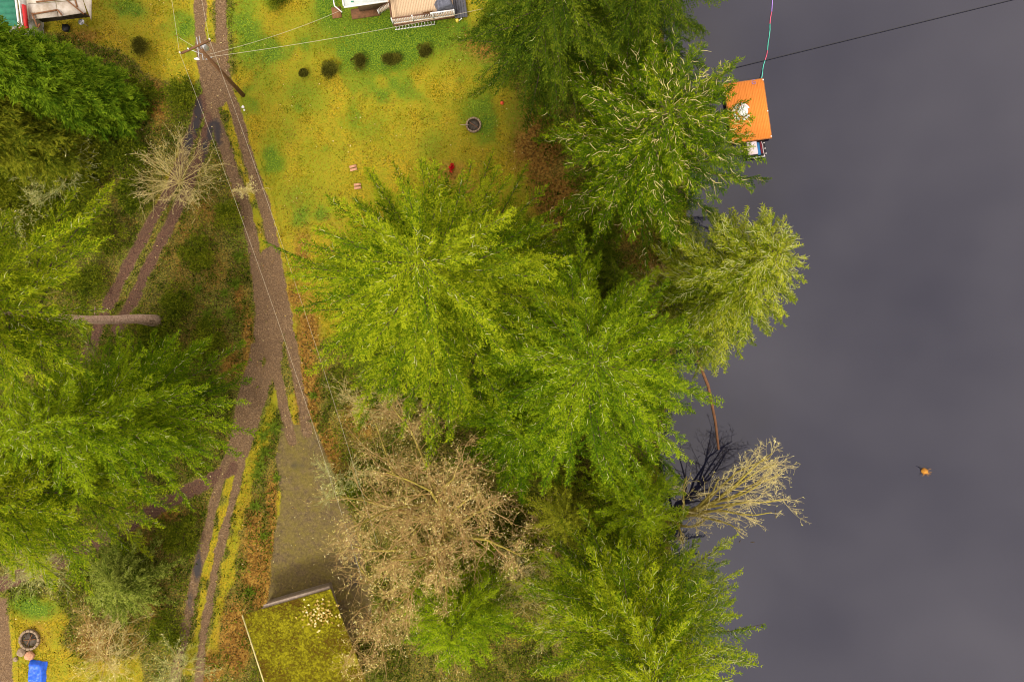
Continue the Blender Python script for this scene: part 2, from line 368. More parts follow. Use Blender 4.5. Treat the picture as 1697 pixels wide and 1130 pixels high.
def ground_material():
    m, n, o = newmat('ground_cover'); b = n.nodes.new('ShaderNodeBsdfPrincipled')
    tcn = n.nodes.new('ShaderNodeTexCoord').outputs['Object']
    a = n.nodes.new('ShaderNodeAttribute'); a.attribute_name = 'cover'; sa = n.nodes.new('ShaderNodeSeparateColor'); n.links.new(a.outputs['Color'], sa.inputs[0])
    c = n.nodes.new('ShaderNodeAttribute'); c.attribute_name = 'track'; sc_ = n.nodes.new('ShaderNodeSeparateColor'); n.links.new(c.outputs['Color'], sc_.inputs[0])
    rd = n.nodes.new('ShaderNodeAttribute'); rd.attribute_name = 'reddish'
    n1 = noise(n, 9, 4, .7, tcn); n2 = noise(n, 2.2, 3, .6, tcn); n3 = noise(n, 28, 2, .6, tcn); n4 = noise(n, .55, 3, .55, tcn); n5 = noise(n, 5, 4, .65, tcn, .6)
    def sharpen(wt, nn, k=.9, s=3.2):
        t = mth(n, 'MULTIPLY', mth(n, 'SUBTRACT', nn, .5), k); t = mth(n, 'ADD', t, wt)
        return mth(n, 'ADD', mth(n, 'MULTIPLY', mth(n, 'SUBTRACT', t, .5), s), .5, clamp=True)
    brush = ramp(n, n1, [(.38, (.030, .026, .007)), (.46, (.105, .078, .012)), (.53, (.095, .125, .010)), (.62, (.30, .18, .030))])
    lawn = ramp(n, n1, [(.36, (.075, .072, .004)), (.44, (.19, .165, .005)), (.52, (.32, .245, .006)), (.62, (.48, .34, .012))])
    lawn = mixc(n, mth(n, 'MULTIPLY', sharpen(n4, n5, .9, 4.0), .8), lawn, (.215, .235, .007))
    lawn = mixc(n, mth(n, 'MULTIPLY', sharpen(n2, n1, 1.2, 6), .30), lawn, (.30, .155, .010))
    lawn = mixc(n, mth(n, 'MULTIPLY', mth(n, 'GREATER_THAN', n3, .66), .38), lawn, (.05, .055, .006))
    grn = ramp(n, n1, [(.36, (.022, .062, .004)), (.5, (.080, .150, .005)), (.62, (.19, .25, .008))])
    org = ramp(n, n5, [(.36, (.040, .032, .008)), (.44, (.15, .085, .012)), (.52, (.25, .115, .015)), (.62, (.30, .20, .03))])
    col = mixc(n, sharpen(sa.outputs[0], n5), brush, lawn)
    col = mixc(n, sharpen(sa.outputs[1], n1, 2.2, 3.0), col, grn)
    col = mixc(n, sharpen(sa.outputs[2], n5, 1.1, 2.6), col, org)
    drt = ramp(n, n1, [(.34, (.060, .038, .020)), (.5, (.152, .090, .040)), (.66, (.25, .175, .10))])
    drt = mixc(n, mth(n, 'MULTIPLY', mth(n, 'GREATER_THAN', n3, .68), .45), drt, (.36, .29, .2))
    drtr = ramp(n, n1, [(.36, (.040, .020, .014)), (.5, (.095, .045, .028)), (.64, (.18, .10, .058))])
    drt = mixc(n, rd.outputs['Fac'], drt, drtr)
    drt = mixc(n, mth(n, 'MULTIPLY', sharpen(n2, n5, .8, 4), .5), drt, (.095, .058, .032))
    padc = ramp(n, n5, [(.30, (.062, .044, .022)), (.5, (.118, .084, .038)), (.70, (.19, .14, .055))])
    padc = mixc(n, mth(n, 'MULTIPLY', sharpen(n4, n2, .7, 2.4), .55), padc, (.165, .135, .015))
    col = mixc(n, sharpen(sc_.outputs[1], n1, .5, 3), col, padc)
    dm = sharpen(sc_.outputs[0], n5, .75, 2.6)
    col = mixc(n, dm, col, drt)
    wet = sharpen(sc_.outputs[2], n5, .4, 2.5)
    wet = mth(n, 'MULTIPLY', wet, mth(n, 'MAXIMUM', sc_.outputs[0], sc_.outputs[1]))
    col = mixc(n, mth(n, 'MULTIPLY', wet, .93), col, (.022, .020, .022))
    n.links.new(col, b.inputs['Base Color'])
    n.links.new(mth(n, 'SUBTRACT', .95, mth(n, 'MULTIPLY', wet, .3)), b.inputs['Roughness']); b.inputs['Specular IOR Level'].default_value = .25
    bp = n.nodes.new('ShaderNodeBump'); bp.inputs['Strength'].default_value = .55; bp.inputs['Distance'].default_value = .12
    hh = mth(n, 'ADD', mth(n, 'MULTIPLY', n1, mth(n, 'SUBTRACT', 1.0, mth(n, 'MULTIPLY', dm, .75))), mth(n, 'MULTIPLY', n3, .25))
    n.links.new(hh, bp.inputs['Height']); n.links.new(bp.outputs[0], b.inputs['Normal'])
    n.links.new(b.outputs[0], o.inputs[0]); return m
M_ground = ground_material()

def build_ground():
    fx = np.concatenate([-np.geomspace(2500, 48, 24), np.arange(-46, 22, .25), np.geomspace(24, 2500, 26)])
    fy = np.concatenate([-np.geomspace(2500, 34, 24), np.arange(-32.5, 32.5, .25), np.geomspace(34, 2500, 24)])
    X, Y = np.meshgrid(fx, fy); nx, ny = len(fx), len(fy)
    xf, yf = X.ravel(), Y.ravel(); z = ground_z(xf, yf)
    z += (vnoise(xf, yf, .9, 61, 2) - .5) * .05
    A, B, red, _ = ground_attrs(xf, yf)
    idx = np.arange(nx * ny).reshape(ny, nx)
    Fq = np.stack([idx[:-1, :-1], idx[:-1, 1:], idx[1:, 1:], idx[1:, :-1]], -1).reshape(-1, 4)
    B0 = B.copy(); 
    me = make_mesh('ground', np.stack([xf, yf, z], -1), Fq, {'cover': ('POINT', 'FLOAT_COLOR', A), 'track': ('POINT', 'FLOAT_COLOR', B0), 'reddish': ('POINT', 'FLOAT', red)}, smooth=True)
    tag(link('ground', me, M_ground), kind='structure')
    # the drive, the paths and the pad: finer sheets just above the ground, worn down into ruts
    st = .11
    gx = np.arange(-46, -11, st); gy = np.arange(-31, 31, st); X, Y = np.meshgrid(gx, gy); nx, ny = len(gx), len(gy)
    xf, yf = X.ravel(), Y.ravel()
    A, B, red, (wr, wp, pad, bl) = ground_attrs(xf, yf)
    zz = ground_z(xf, yf) + .055 + .012 * vnoise(xf, yf, .5, 71, 2)
    wall = np.maximum.reduce([wr, wp, pad, bl])
    zz = zz - .018 * wr - .018 * wp
    idx = np.arange(nx * ny).reshape(ny, nx)
    Fq = np.stack([idx[:-1, :-1], idx[:-1, 1:], idx[1:, 1:], idx[1:, :-1]], -1).reshape(-1, 4)
    stack = np.stack([wr, wp, pad, bl], 0); near = np.maximum(stack, 0)
    # widen the sheets a little with the moss that grows along them
    PX = 848.5 + xf * F / H; PY = 565 - yf * F / H
    dr = np.min([dist_poly(PX, PY, p) - hw for p, hw in RUTS], 0); dp = np.min([dist_poly(PX, PY, p) - hw for p, hw in PATHS], 0)
    dd = dist_poly(PX, PY, PAD + [PAD[0]]); dpad = np.where(inpoly(PX, PY, PAD), -dd, dd)
    dd = dist_poly(PX, PY, BL_DIRT + [BL_DIRT[0]]); dbl = np.where(inpoly(PX, PY, BL_DIRT), -dd, dd)
    D = np.stack([dr, dp, dpad, dbl], 0); win = D.argmin(0); ok = D.min(0) < 9
    zz = zz - .035 * sstep(4, 9, D.min(0))
    fw = win[Fq[:, 0]]; fo = ok[Fq].all(1)
    for k, nm in enumerate(('dirt_driveway', 'forest_path', 'parking_pad', 'dirt_yard')):
        f = Fq[fo & (fw == k)]; u, inv = np.unique(f, return_inverse=True); inv = inv.reshape(f.shape)
        me = make_mesh(nm, np.stack([xf, yf, zz], -1)[u], inv, {'cover': ('POINT', 'FLOAT_COLOR', A[u]), 'track': ('POINT', 'FLOAT_COLOR', B[u]), 'reddish': ('POINT', 'FLOAT', red[u])}, smooth=True)
        tag(link(nm, me, M_ground), kind='structure')
build_ground()

# water
m, n, o = newmat('lake_water'); b = n.nodes.new('ShaderNodeBsdfPrincipled')
b.inputs['Base Color'].default_value = (.006, .007, .019, 1); b.inputs['Roughness'].default_value = .04; b.inputs['IOR'].default_value = 1.62
bp = n.nodes.new('ShaderNodeBump'); bp.inputs['Strength'].default_value = .03; bp.inputs['Distance'].default_value = .03
n.links.new(noise(n, 1.3, 3, .5), bp.inputs['Height']); n.links.new(bp.outputs[0], b.inputs['Normal']); n.links.new(b.outputs[0], o.inputs[0])
M_water = m
V = [(4, -2500, WATER_Z), (2500, -2500, WATER_Z), (2500, 2500, WATER_Z), (4, 2500, WATER_Z)]
tag(link('water', make_mesh('water', V, np.array([[0, 1, 2, 3]])), M_water), kind='structure')

# ------------------------------------------------------------------ foliage machinery
class Leaves:
    def __init__(s): s.P = []; s.T = []
    def add(s, P, D, L, W, rng, tint, flat=.6):
        n = len(P)
        if n == 0: return
        D = D / (np.linalg.norm(D, axis=1)[:, None] + 1e-9)
        N = np.array([0, 0, 1.]) + rng.normal(0, flat, (n, 3)); S = np.cross(D, N); S /= np.linalg.norm(S, axis=1)[:, None] + 1e-9
        L = np.broadcast_to(L, (n,))[:, None]; W = np.broadcast_to(W, (n,))[:, None] * .5
        s.P.append(np.stack([P - S * W, P + S * W, P + D * L], 1)); s.T.append(np.clip(np.broadcast_to(tint, (n,)), 0, 1))
    def mesh(s, name, org):
        P = np.concatenate(s.P); T = np.concatenate(s.T); n = len(P)
        return make_mesh(name, P.reshape(-1, 3) - np.asarray(org), np.arange(n * 3).reshape(n, 3), {'tint': ('FACE', 'FLOAT', T)})

class Tubes:
    """many little 3-sided tapering sticks"""
    def __init__(s): s.A = []; s.B = []; s.ra = []; s.rb = []
    def add(s, A, B, ra, rb):
        A = np.atleast_2d(A); B = np.atleast_2d(B); n = len(A)
        s.A.append(A); s.B.append(B); s.ra.append(np.broadcast_to(ra, (n,))); s.rb.append(np.broadcast_to(rb, (n,)))
    def mesh(s, name, org, k=3):
        A = np.concatenate(s.A); B = np.concatenate(s.B); ra = np.concatenate(s.ra); rb = np.concatenate(s.rb); n = len(A)
        D = B - A; D /= np.linalg.norm(D, axis=1)[:, None] + 1e-9
        ref = np.where(np.abs(D[:, 2:3]) > .9, np.array([[1., 0, 0]]), np.array([[0, 0, 1.]]))
        U = np.cross(D, ref); U /= np.linalg.norm(U, axis=1)[:, None] + 1e-9; W = np.cross(D, U)
        V = np.zeros((n, 2 * k, 3))
        for j in range(k):
            a = 2 * math.pi * j / k + .5; off = U * math.cos(a) + W * math.sin(a)
            V[:, j] = A + off * ra[:, None]; V[:, k + j] = B + off * rb[:, None]
        base = (np.arange(n) * 2 * k)[:, None]
        Fq = np.concatenate([base + np.array([[j, (j + 1) % k, k + (j + 1) % k, k + j]]) for j in range(k)])
        return make_mesh(name, V.reshape(-1, 3) - np.asarray(org), Fq, smooth=True)
    def n(s): return sum(len(a) for a in s.A)

def trunk_mesh(name, base, top, r0, r1, org, k=9, n=9, wob=.12, seed=0, flare=1.35):
    rng = np.random.default_rng(seed); t = np.linspace(0, 1, n)[:, None]
    pts = base * (1 - t) + top * t; pts[1:-1, :2] += rng.normal(0, wob, (n - 2, 2))
    r = r0 + (r1 - r0) * t[:, 0]; r[0] *= flare
    mb = MB(); mb.tube(pts - np.asarray(org), r, k); return mb.mesh(name, True)

def conifer(name, label, base, top, R, mat, zlow=1.5, n=120, droop=.32, rise=.18, tdroop=.18, seed=1, lichen=0, azr=None, shape=.75,
            leaf=(.22, .062), twig=.25, spacing=.155, cat='conifer tree', group=None, trunk=(.45, M_bark), lichen_mat=None, tint=0.0, lichen_len=.36, maxtw=1.7, bare=0, gold=0.12, ustep=.16):
    """base/top world points; R radius of the lowest boughs; azr = multipliers at 8 azimuths from east, counter-clockwise"""
    rng = np.random.default_rng(seed); base = np.asarray(base, float); top = np.asarray(top, float)
    root = empty(name, base); tag(root, label, cat, group)
    lv = Leaves(); wood = Tubes(); lc = Tubes()
    axis = top - base; Ht = axis[2]
    for i in range(n):
        f = ((i + rng.random()) / n) ** .85
        z = zlow + (Ht - zlow) * f
        p0 = base + axis * (z / Ht)
        az = i * 2.39996 + rng.normal(0, .25)
        prof = (1 - f) ** shape * (.72 + .28 * min(1, f / .1)) + .035
        L = R * prof * rng.uniform(.72, 1.12)
        if azr is not None:
            q = (az / (2 * math.pi)) % 1 * 8; q0 = int(q) % 8; L *= azr[q0] * (1 - (q % 1)) + azr[(q0 + 1) % 8] * (q % 1)
        L = max(L, .35)
        rs = rise + .35 * f + rng.normal(0, .06); dr = droop * (1 - .5 * f) + rng.normal(0, .05)
        curve = rng.normal(0, .12)
        ca, sa = math.cos(az), math.sin(az); X = np.array([ca, sa, 0]); Yv = np.array([-sa, ca, 0]); Z = np.array([0, 0, 1.])
        def ax(t): return p0 + np.outer(L * t, X) + np.outer(L * curve * t * t, Yv) + np.outer(L * (rs * t - dr * t * t), Z)
        tt = np.linspace(0, 1, 5); pp = ax(tt); r0 = .012 + .011 * L
        pw = pp - np.array([0, 0, r0 + .10]); wood.add(pw[:-1], pw[1:], r0 * (1 - tt[:-1] * .85), r0 * (1 - tt[1:] * .85))
        bt = rng.normal(0, .13) + tint
        m_ = max(5, int(L / spacing)); t = np.repeat(np.linspace(.10, .99, m_), 2) + rng.normal(0, .012, 2 * m_); t = np.clip(t, .05, 1)
        side = np.tile([1., -1.], m_)
        if bare: 
            keep = (rng.random(2 * m_) > bare * (1 - t)); t = t[keep]; side = side[keep]
        P = ax(t)
        gap = .75 + .5 * np.sin(t * 23 + rng.random() * 9) * .5
        l = min(maxtw, twig * L) * (np.clip(1.25 * (1 - t) ** .65, 0, 1) * np.minimum(1, t / .22 + .1) + .10) * rng.uniform(.6, 1.15, len(t)) * gap
        l = np.maximum(l, .2)
        th = (1.0 - .5 * t + rng.normal(0, .13, len(t))) * side
        Dx = np.cos(th)[:, None] * X + np.sin(th)[:, None] * Yv
        ka = max(6, int(L / .09)); ta = rng.uniform(.03, 1, ka); aa = rng.normal(0, .55, ka)
        lv.add(ax(ta) + Z * .02 + Yv * rng.normal(0, .04, (ka, 1)), np.cos(aa)[:, None] * X + np.sin(aa)[:, None] * Yv + Z * rng.normal(-.05, .2, (ka, 1)), leaf[0] * rng.uniform(.7, 1.2, ka), leaf[1] * 1.1, rng, .40 + bt + gold * f + rng.normal(0, .15, ka))
        K = int(math.ceil(l.max() / ustep)); u = (np.arange(K) + .4) * ustep
        UU = np.broadcast_to(u, (len(t), K)); val = UU < l[:, None]
        Q = P[:, None, :] + Dx[:, None, :] * UU[..., None]; Q[..., 2] -= tdroop * UU ** 1.6 - rng.normal(0, .05, (len(t), 1))
        twt = (rng.normal(0, .13, (len(t), 1)) + bt + gold * f) + 0 * UU
        lead = UU > (l[:, None] - .22)
        for sgn in (1, -1):
            a2 = rng.normal(.5, .22, UU.shape) * sgn
            c2, s2 = np.cos(a2), np.sin(a2)
            DD = np.stack([Dx[:, None, 0] * c2 - Dx[:, None, 1] * s2, Dx[:, None, 0] * s2 + Dx[:, None, 1] * c2, rng.normal(-.08 - tdroop * .8, .28, UU.shape)], -1)
            ti = .36 + twt + rng.normal(0, .15, UU.shape) + .24 * lead
            lv.add(Q[val], DD[val], leaf[0] * rng.uniform(.65, 1.15, val.sum()), leaf[1] * rng.uniform(.7, 1.3, val.sum()), rng, ti[val])
        if lichen:
            k = rng.poisson(lichen * L * .55)
            if k:
                tl = rng.uniform(.12, .93, k); b0 = ax(tl)
                off = (rng.normal(0, 1, k) * (.08 + .05 * L) * (1.05 - tl))[:, None] * Yv
                an = az + rng.normal(0, .55, k); d = np.stack([np.cos(an), np.sin(an), rng.normal(.0, .25, k)], 1)
                ln = rng.uniform(.4, 1.3, k)[:, None] * lichen_len; b0 = b0 + off + Z * rng.uniform(.0, .12, k)[:, None]
                b1 = b0 + d * ln * .5; an2 = an + rng.normal(0, .45, k); d2 = np.stack([np.cos(an2), np.sin(an2), rng.normal(0, .3, k)], 1); b2 = b1 + d2 * ln * .5
                rr = rng.uniform(.010, .024, k); lc.add(b0, b1, rr, rr); lc.add(b1, b2, rr, rr * .4)
    k = 70; aa = rng.uniform(0, 6.28, k); dd = np.stack([np.cos(aa), np.sin(aa), rng.uniform(-.1, 1.2, k)], 1)
    lv.add(top - np.array([0, 0, 1]) * rng.uniform(0, .6, (k, 1)), dd, .32, .07, rng, .55 + gold + rng.normal(0, .15, k))
    link('crown', lv.mesh('crown', base), mat, root)
    link('branches', wood.mesh('branches', base), M_bark, root)['kind'] = 'stuff'
    if lc.A:
        l_ = link('lichen', lc.mesh('lichen', base), lichen_mat or M_lichen, root); l_['kind'] = 'stuff'
    link('trunk', trunk_mesh('trunk', base, base + axis * .97, trunk[0], .05, base, seed=seed), trunk[1], root)
    return root

def on(px, py, dz=0.0):
    p = G(px, py, 0); p[2] = float(ground_z(p[0], p[1])) + dz; return p

def bare_tree(name, label, base, limbs, seed, r0=.16, levels=3, kids=(7, 6, 4), tip_mat=None, bark=None, cat='bare tree', group=None, spread=.75, lenf=(.55, .5, .45), trunk_top=None, tr=.3, rt=.012, up=.12, gnarl=.16, tufts=.5):
    """limbs: list of (start, end) world points; each becomes a limb with its own twigs"""
    rng = np.random.default_rng(seed); base = np.asarray(base, float); root = empty(name, base); tag(root, label, cat, group)
    if trunk_top is not None:
        link('trunk', trunk_mesh('trunk', base, np.asarray(trunk_top, float), tr, tr * .55, base, seed=seed), bark or M_mossbark, root)
    for (a, b) in limbs:
        tw = Tubes(); lim = Tubes(); ends = []
        def grow(a, d, L, r, lev):
            n = 5 if lev == 0 else (4 if lev < levels else 2)
            p = np.array(a, float); dd = d / np.linalg.norm(d); pts = [p.copy()]
            for i in range(n):
                dd = dd + rng.normal(0, gnarl, 3) + np.array([0, 0, up * .3]); dd /= np.linalg.norm(dd); p = p + dd * L / n; pts.append(p.copy())
            pts = np.array(pts); rr = r * (1 - np.linspace(0, 1, n + 1) * .72)
            (lim if lev == 0 else tw).add(pts[:-1], pts[1:], rr[:-1], rr[1:])
            if lev == levels and rng.random() < tufts: ends.append(pts[int(rng.integers(1, n + 1))])
            if lev < levels:
                k = kids[lev]; k = max(2, int(k * rng.uniform(.75, 1.3)))
                for j in range(k):
                    t = rng.uniform(.22, 1.0); q = t * n; i0 = min(n - 1, int(q)); pos = pts[i0] + (pts[i0 + 1] - pts[i0]) * (q - i0)
                    d0 = pts[i0 + 1] - pts[i0]; d0 /= np.linalg.norm(d0)
                    nd = d0 + rng.normal(0, spread, 3) ; nd /= np.linalg.norm(nd)
                    grow(pos, nd, L * lenf[lev] * rng.uniform(.55, 1.25) * (1.1 - .35 * t), max(rt, rr[i0] * .42), lev + 1)
        a = np.asarray(a, float); b = np.asarray(b, float)
        grow(a, b - a, np.linalg.norm(b - a), r0, 0)
        lo = link('limb', lim.mesh('limb', base, 5), bark or M_mossbark, root)
        t_ = link('twigs', tw.mesh('twigs', base), tip_mat or M_twig, lo); t_['kind'] = 'stuff'
        if ends:
            E = np.array(ends); k = len(E); lv = Leaves(); lv.add(E, rng.normal(0, 1, (k, 3)) * [1, 1, .4], rng.uniform(.10, .24, k), rng.uniform(.02, .05, k), rng, .45 + rng.normal(0, .25, k), .6)
            q_ = link('lichen', lv.mesh('lichen', base), M_tuft, lo); q_['kind'] = 'stuff'
    return root

def bush(name, label, base, R, Hh, mat, n=900, seed=0, leaf=(.12, .07), cat='bush', group=None, lumps=9, tint=0.0, flat=.9):
    rng = np.random.default_rng(seed); base = np.asarray(base, float); root = empty(name, base); tag(root, label, cat, group)
    lv = Leaves(); st = Tubes()
    a = rng.uniform(0, 6.28, lumps); r = np.sqrt(rng.uniform(0, 1, lumps)) * R * (.65 if cat == 'shrub' else .95)
    C = np.stack([r * np.cos(a), r * np.sin(a), Hh * (.45 + .35 * (1 - (r / R) ** 2)) * rng.uniform(.8, 1.15, lumps)], 1)
    C[0] = (0, 0, Hh * .7); lr = rng.uniform(.45, 1.25, lumps) if cat != 'shrub' else np.ones(lumps)
    tint_l = rng.normal(0, .12, lumps)
    k = rng.integers(0, lumps, n); d = rng.normal(0, 1, (n, 3)); d /= np.linalg.norm(d, axis=1)[:, None]; d[:, 2] = np.abs(d[:, 2]) * .9 - .15
    rad = R * .42 * lr[k][:, None] * rng.uniform(.5, 1.12, n)[:, None]; P = C[k] + d * rad * np.array([1, 1, Hh / R * .8 if Hh < R else 1.0])
    P[:, 2] = np.maximum(P[:, 2], .05)
    lv.add(P + base, d + rng.normal(0, .5, (n, 3)), leaf[0] * rng.uniform(.6, 1.3, n), leaf[1] * rng.uniform(.7, 1.2, n), rng, .45 + tint + tint_l[k] + rng.normal(0, .22, n), flat)
    for c in C: st.add(base[None], (base + c)[None], .03, .012)
    link('foliage', lv.mesh('foliage', base), mat, root); link('stems', st.mesh('stems', base), M_bark, root)['kind'] = 'stuff'
    return root

def fern(label, base, R, seed, n=13, mat=None):
    rng = np.random.default_rng(seed); base = np.asarray(base, float); root = empty('fern', base); tag(root, label, 'fern', 'sword ferns beside the driveway fork')
    for i in range(n):
        az = i * 6.283 / n + rng.normal(0, .15); L = R * rng.uniform(.7, 1.1); lv = Leaves()
        t = np.repeat(np.linspace(.08, 1, 14), 2); sd_ = np.tile([1., -1.], 14)
        X = np.array([math.cos(az), math.sin(az), 0]); Y = np.array([-math.sin(az), math.cos(az), 0])
        P = np.outer(L * t, X); P[:, 2] = L * (.95 * t - .8 * t * t)
        D = X * .45 + sd_[:, None] * Y
        lv.add(P, D, L * .20 * np.clip(1.25 - t, .15, 1), .06, rng, .45 + rng.normal(0, .1) + rng.normal(0, .08, 28), .35)
        link('frond', lv.mesh('frond', (0, 0, 0)), mat or M_fern, root)
    return root

def off(p, s): return 848.5 + (p[0] - 848.5) * s, 565 + (p[1] - 565) * s
def topof(bpx, bpy, h, tpx=None, tpy=None):
    b_ = on(bpx, bpy)
    if tpx is None: return b_, b_ + np.array([0, 0, h])
    return b_, G(tpx, tpy, h)

# ------------------------------------------------------------------ conifers
b_, t_ = topof(758, 487, 26, 690, 428)
conifer('fir_tree', 'tallest broad yellow-green fir with a pale golden tip, standing mid-picture right of the driveway', b_, t_, 12.4, M_fir, zlow=3, n=215, seed=11, lichen=1.3,
        azr=[.98, .92, .84, .88, 1.12, 1.14, 1.18, 1.05], droop=.30, shape=.62, tint=.02, gold=.30)
b_, t_ = topof(944, 583, 21, 985, 600)
conifer('fir_tree', 'bright green fir with lichen-flecked boughs between the tallest fir and the lake edge', b_, t_, 11.2, M_green, zlow=3, n=190, seed=12, lichen=2.0,
        azr=[1.12, .9, .95, .9, .9, 1.02, 1.25, 1.22], shape=.6, tint=.09, gold=.18)
b_, t_ = topof(1038, 285, 19, 1112, 178)
conifer('fir_tree', 'broad green fir with pale bare limbs showing, overhanging the orange dock', b_, t_, 10.2, M_fir, zlow=2.5, n=160, seed=13, lichen=3.2,
        azr=[.97, 1.0, 1.0, .9, .85, .95, 1.05, 1.12], lichen_mat=M_lichen2, lichen_len=.55, tint=-.08, bare=.45, shape=.52, gold=.05)
b_, t_ = topof(1122, 505, 15, 1292, 412)
conifer('leaning_fir', 'pale yellow-green lichen-covered fir leaning out furthest over the lake', b_, t_, 6.6, M_lichenfir, zlow=3.0, n=190, seed=14, lichen=7.0,
        azr=[.75, .8, .95, .95, .8, 1.05, 1.15, .9], lichen_len=.5, shape=.42, tint=.02)
for (bx, by, tx, ty, h, R, sd_, lab) in ((895, 118, 945, -150, 24, 7.6, 15, 'dark drooping cedar at the top edge, beside the house deck lawn'), (1010, 85, 1150, -220, 24, 7.4, 16, 'dark drooping cedar at the top edge nearest the water')):
    b_, t_ = topof(bx, by, h, tx, ty)
    conifer('cedar_tree', lab, b_, t_, R, M_dark, zlow=1.5, n=150, seed=sd_, lichen=.25, droop=.5, rise=.12, tdroop=.45, shape=.45, tint=-.04, group='dark cedars at the top edge')
b_, t_ = topof(1015, 950, 20, 1090, 1150)
conifer('fir_tree', 'yellow-green fir with stringy pale lichen at the bottom edge beside the lake', b_, t_, 10.3, M_fir, zlow=2.5, n=190, seed=17, lichen=3.4,
        azr=[1.12, 1.0, 1.0, .9, .95, 1, 1, 1], tint=.10, shape=.5, lichen_len=.5, gold=.16)
b_, t_ = topof(772, 955, 14, 745, 1068)
conifer('fir_tree', 'small bright lime-green fir at the bottom edge, right of the mossy shed roof', b_, t_, 6.2, M_green, zlow=2, n=140, seed=18, lichen=.6, tint=.22, shape=.6)
b_, t_ = topof(268, 533, 30)
conifer('fir_tree', 'tall lime-green fir at the left edge whose long pinkish trunk crosses the forest path', b_, t_, 9.0, M_fir, zlow=15.5, n=150, seed=19, lichen=2.4, azr=[.5, 1.1, 1.05, 1, 1, 1, .95, .6],
        trunk=(.44, M_barkpink), tint=.2, shape=.5, gold=.4)
b_, t_ = topof(285, 668, 19)
conifer('fir_tree', 'mid-green fir with layered boughs reaching the driveway from the left', b_, t_, 9.2, M_green, zlow=2, n=180, seed=20, lichen=2.2, azr=[1.0, .95, .72, 1, 1, 1, .95, .95], tint=.10, shape=.55, gold=.30)
b_, t_ = topof(175, 770, 22)
conifer('fir_tree', 'olive-tinged fir at the left edge above the side path', b_, t_, 9.0, M_fir, zlow=2.5, n=160, seed=21, lichen=2.4, azr=[1.0, 1.0, 1, 1, 1, 1, 1.0, 1.05], tint=.12, shape=.55, gold=.30)
b_, t_ = topof(215, 955, 7.5, 190, 975)
conifer('spruce_tree', 'small grey-green star-shaped spruce near the lower left corner', b_, t_, 5.0, M_sage, zlow=.6, n=125, seed=22, lichen=.3, leaf=(.22, .08), tint=.16, gold=.2, azr=[1.1, 1, 1, 1, .9, .9, .9, 1])
b_, t_ = topof(945, 440, 8)
conifer('young_hemlock', 'dark young hemlock in the gap between three big firs', b_, t_, 4.0, M_dark, zlow=.5, n=70, seed=23, tint=.1, leaf=(.2, .07))
b_, t_ = topof(1030, 808, 12)
conifer('fir_tree', 'narrow green fir on the bank just left of the bare leaning tree', b_, t_, 5.2, M_green, zlow=1.5, n=110, seed=24, lichen=1.0, tint=.22, gold=.2)
b_, t_ = topof(925, 830, 8)
conifer('young_hemlock', 'dull dark young hemlock below the middle, right of the big bare maple', b_, t_, 4.6, M_olive, zlow=.5, n=85, seed=25, tint=.28, leaf=(.2, .07))
b_, t_ = topof(1010, 470, 7)
conifer('young_hemlock', 'slim dark young hemlock near the lake under the dock-side fir', b_, t_, 3.0, M_dark, zlow=.5, n=55, seed=26, tint=.15, leaf=(.2, .07))
b_, t_ = topof(860, 690, 13)
conifer('fir_tree', 'shaded green fir tucked below the tallest fir, above the bare maple', b_, t_, 7.6, M_green, zlow=1.5, n=140, seed=27, lichen=1.0, tint=-.02)
b_, t_ = topof(640, 590, 9)
conifer('young_hemlock', 'dark young hemlock under the left side of the tallest fir by the driveway', b_, t_, 4.2, M_dark, zlow=.5, n=70, seed=28, tint=.12, leaf=(.2, .07))

pk = [o for o in scene.objects if o.type == 'MESH' and o.name.startswith('trunk') and o.data.materials and o.data.materials[0] == M_barkpink][0].parent
rng = np.random.default_rng(5)
for i in range(16):
    z_ = rng.uniform(2, 15.5); a_ = rng.uniform(0, 6.28); r_ = .42 * (1 - z_ / 34); L_ = rng.uniform(.15, .7)
    mb = MB(); p_ = np.array([math.cos(a_) * r_ * .8, math.sin(a_) * r_ * .8, z_]); d_ = np.array([math.cos(a_), math.sin(a_), rng.uniform(-.2, .3)])
    mb.tube([p_, p_ + d_ * L_ * .5, p_ + d_ * L_], [.05, .035, .02], 5); mb.build('branch_stub', M_barkpink if i % 2 else M_bark, pk)

# dense plumed cypresses of the top-left corner
b_, t_ = topof(200, 186, 17, -150, 30)
conifer('cypress_tree', 'dense bright green plumed cypress in the upper left corner below the red post', b_, t_, 3.1, M_cyp, zlow=.4, n=620, seed=31, droop=.55, rise=.25, tdroop=.3, shape=.22, leaf=(.30, .09), twig=.5, spacing=.17, ustep=.15,
        cat='cypress tree', tint=.08)
b_, t_ = topof(135, 258, 16, -230, 120)
conifer('cypress_tree', 'duller olive-green plumed cypress behind the bright one in the upper left', b_, t_, 3.7, M_cyp2, zlow=.4, n=560, seed=32, droop=.55, rise=.25, tdroop=.3, shape=.22, leaf=(.30, .09), twig=.5, spacing=.18, ustep=.15,
        cat='cypress tree', tint=.24)

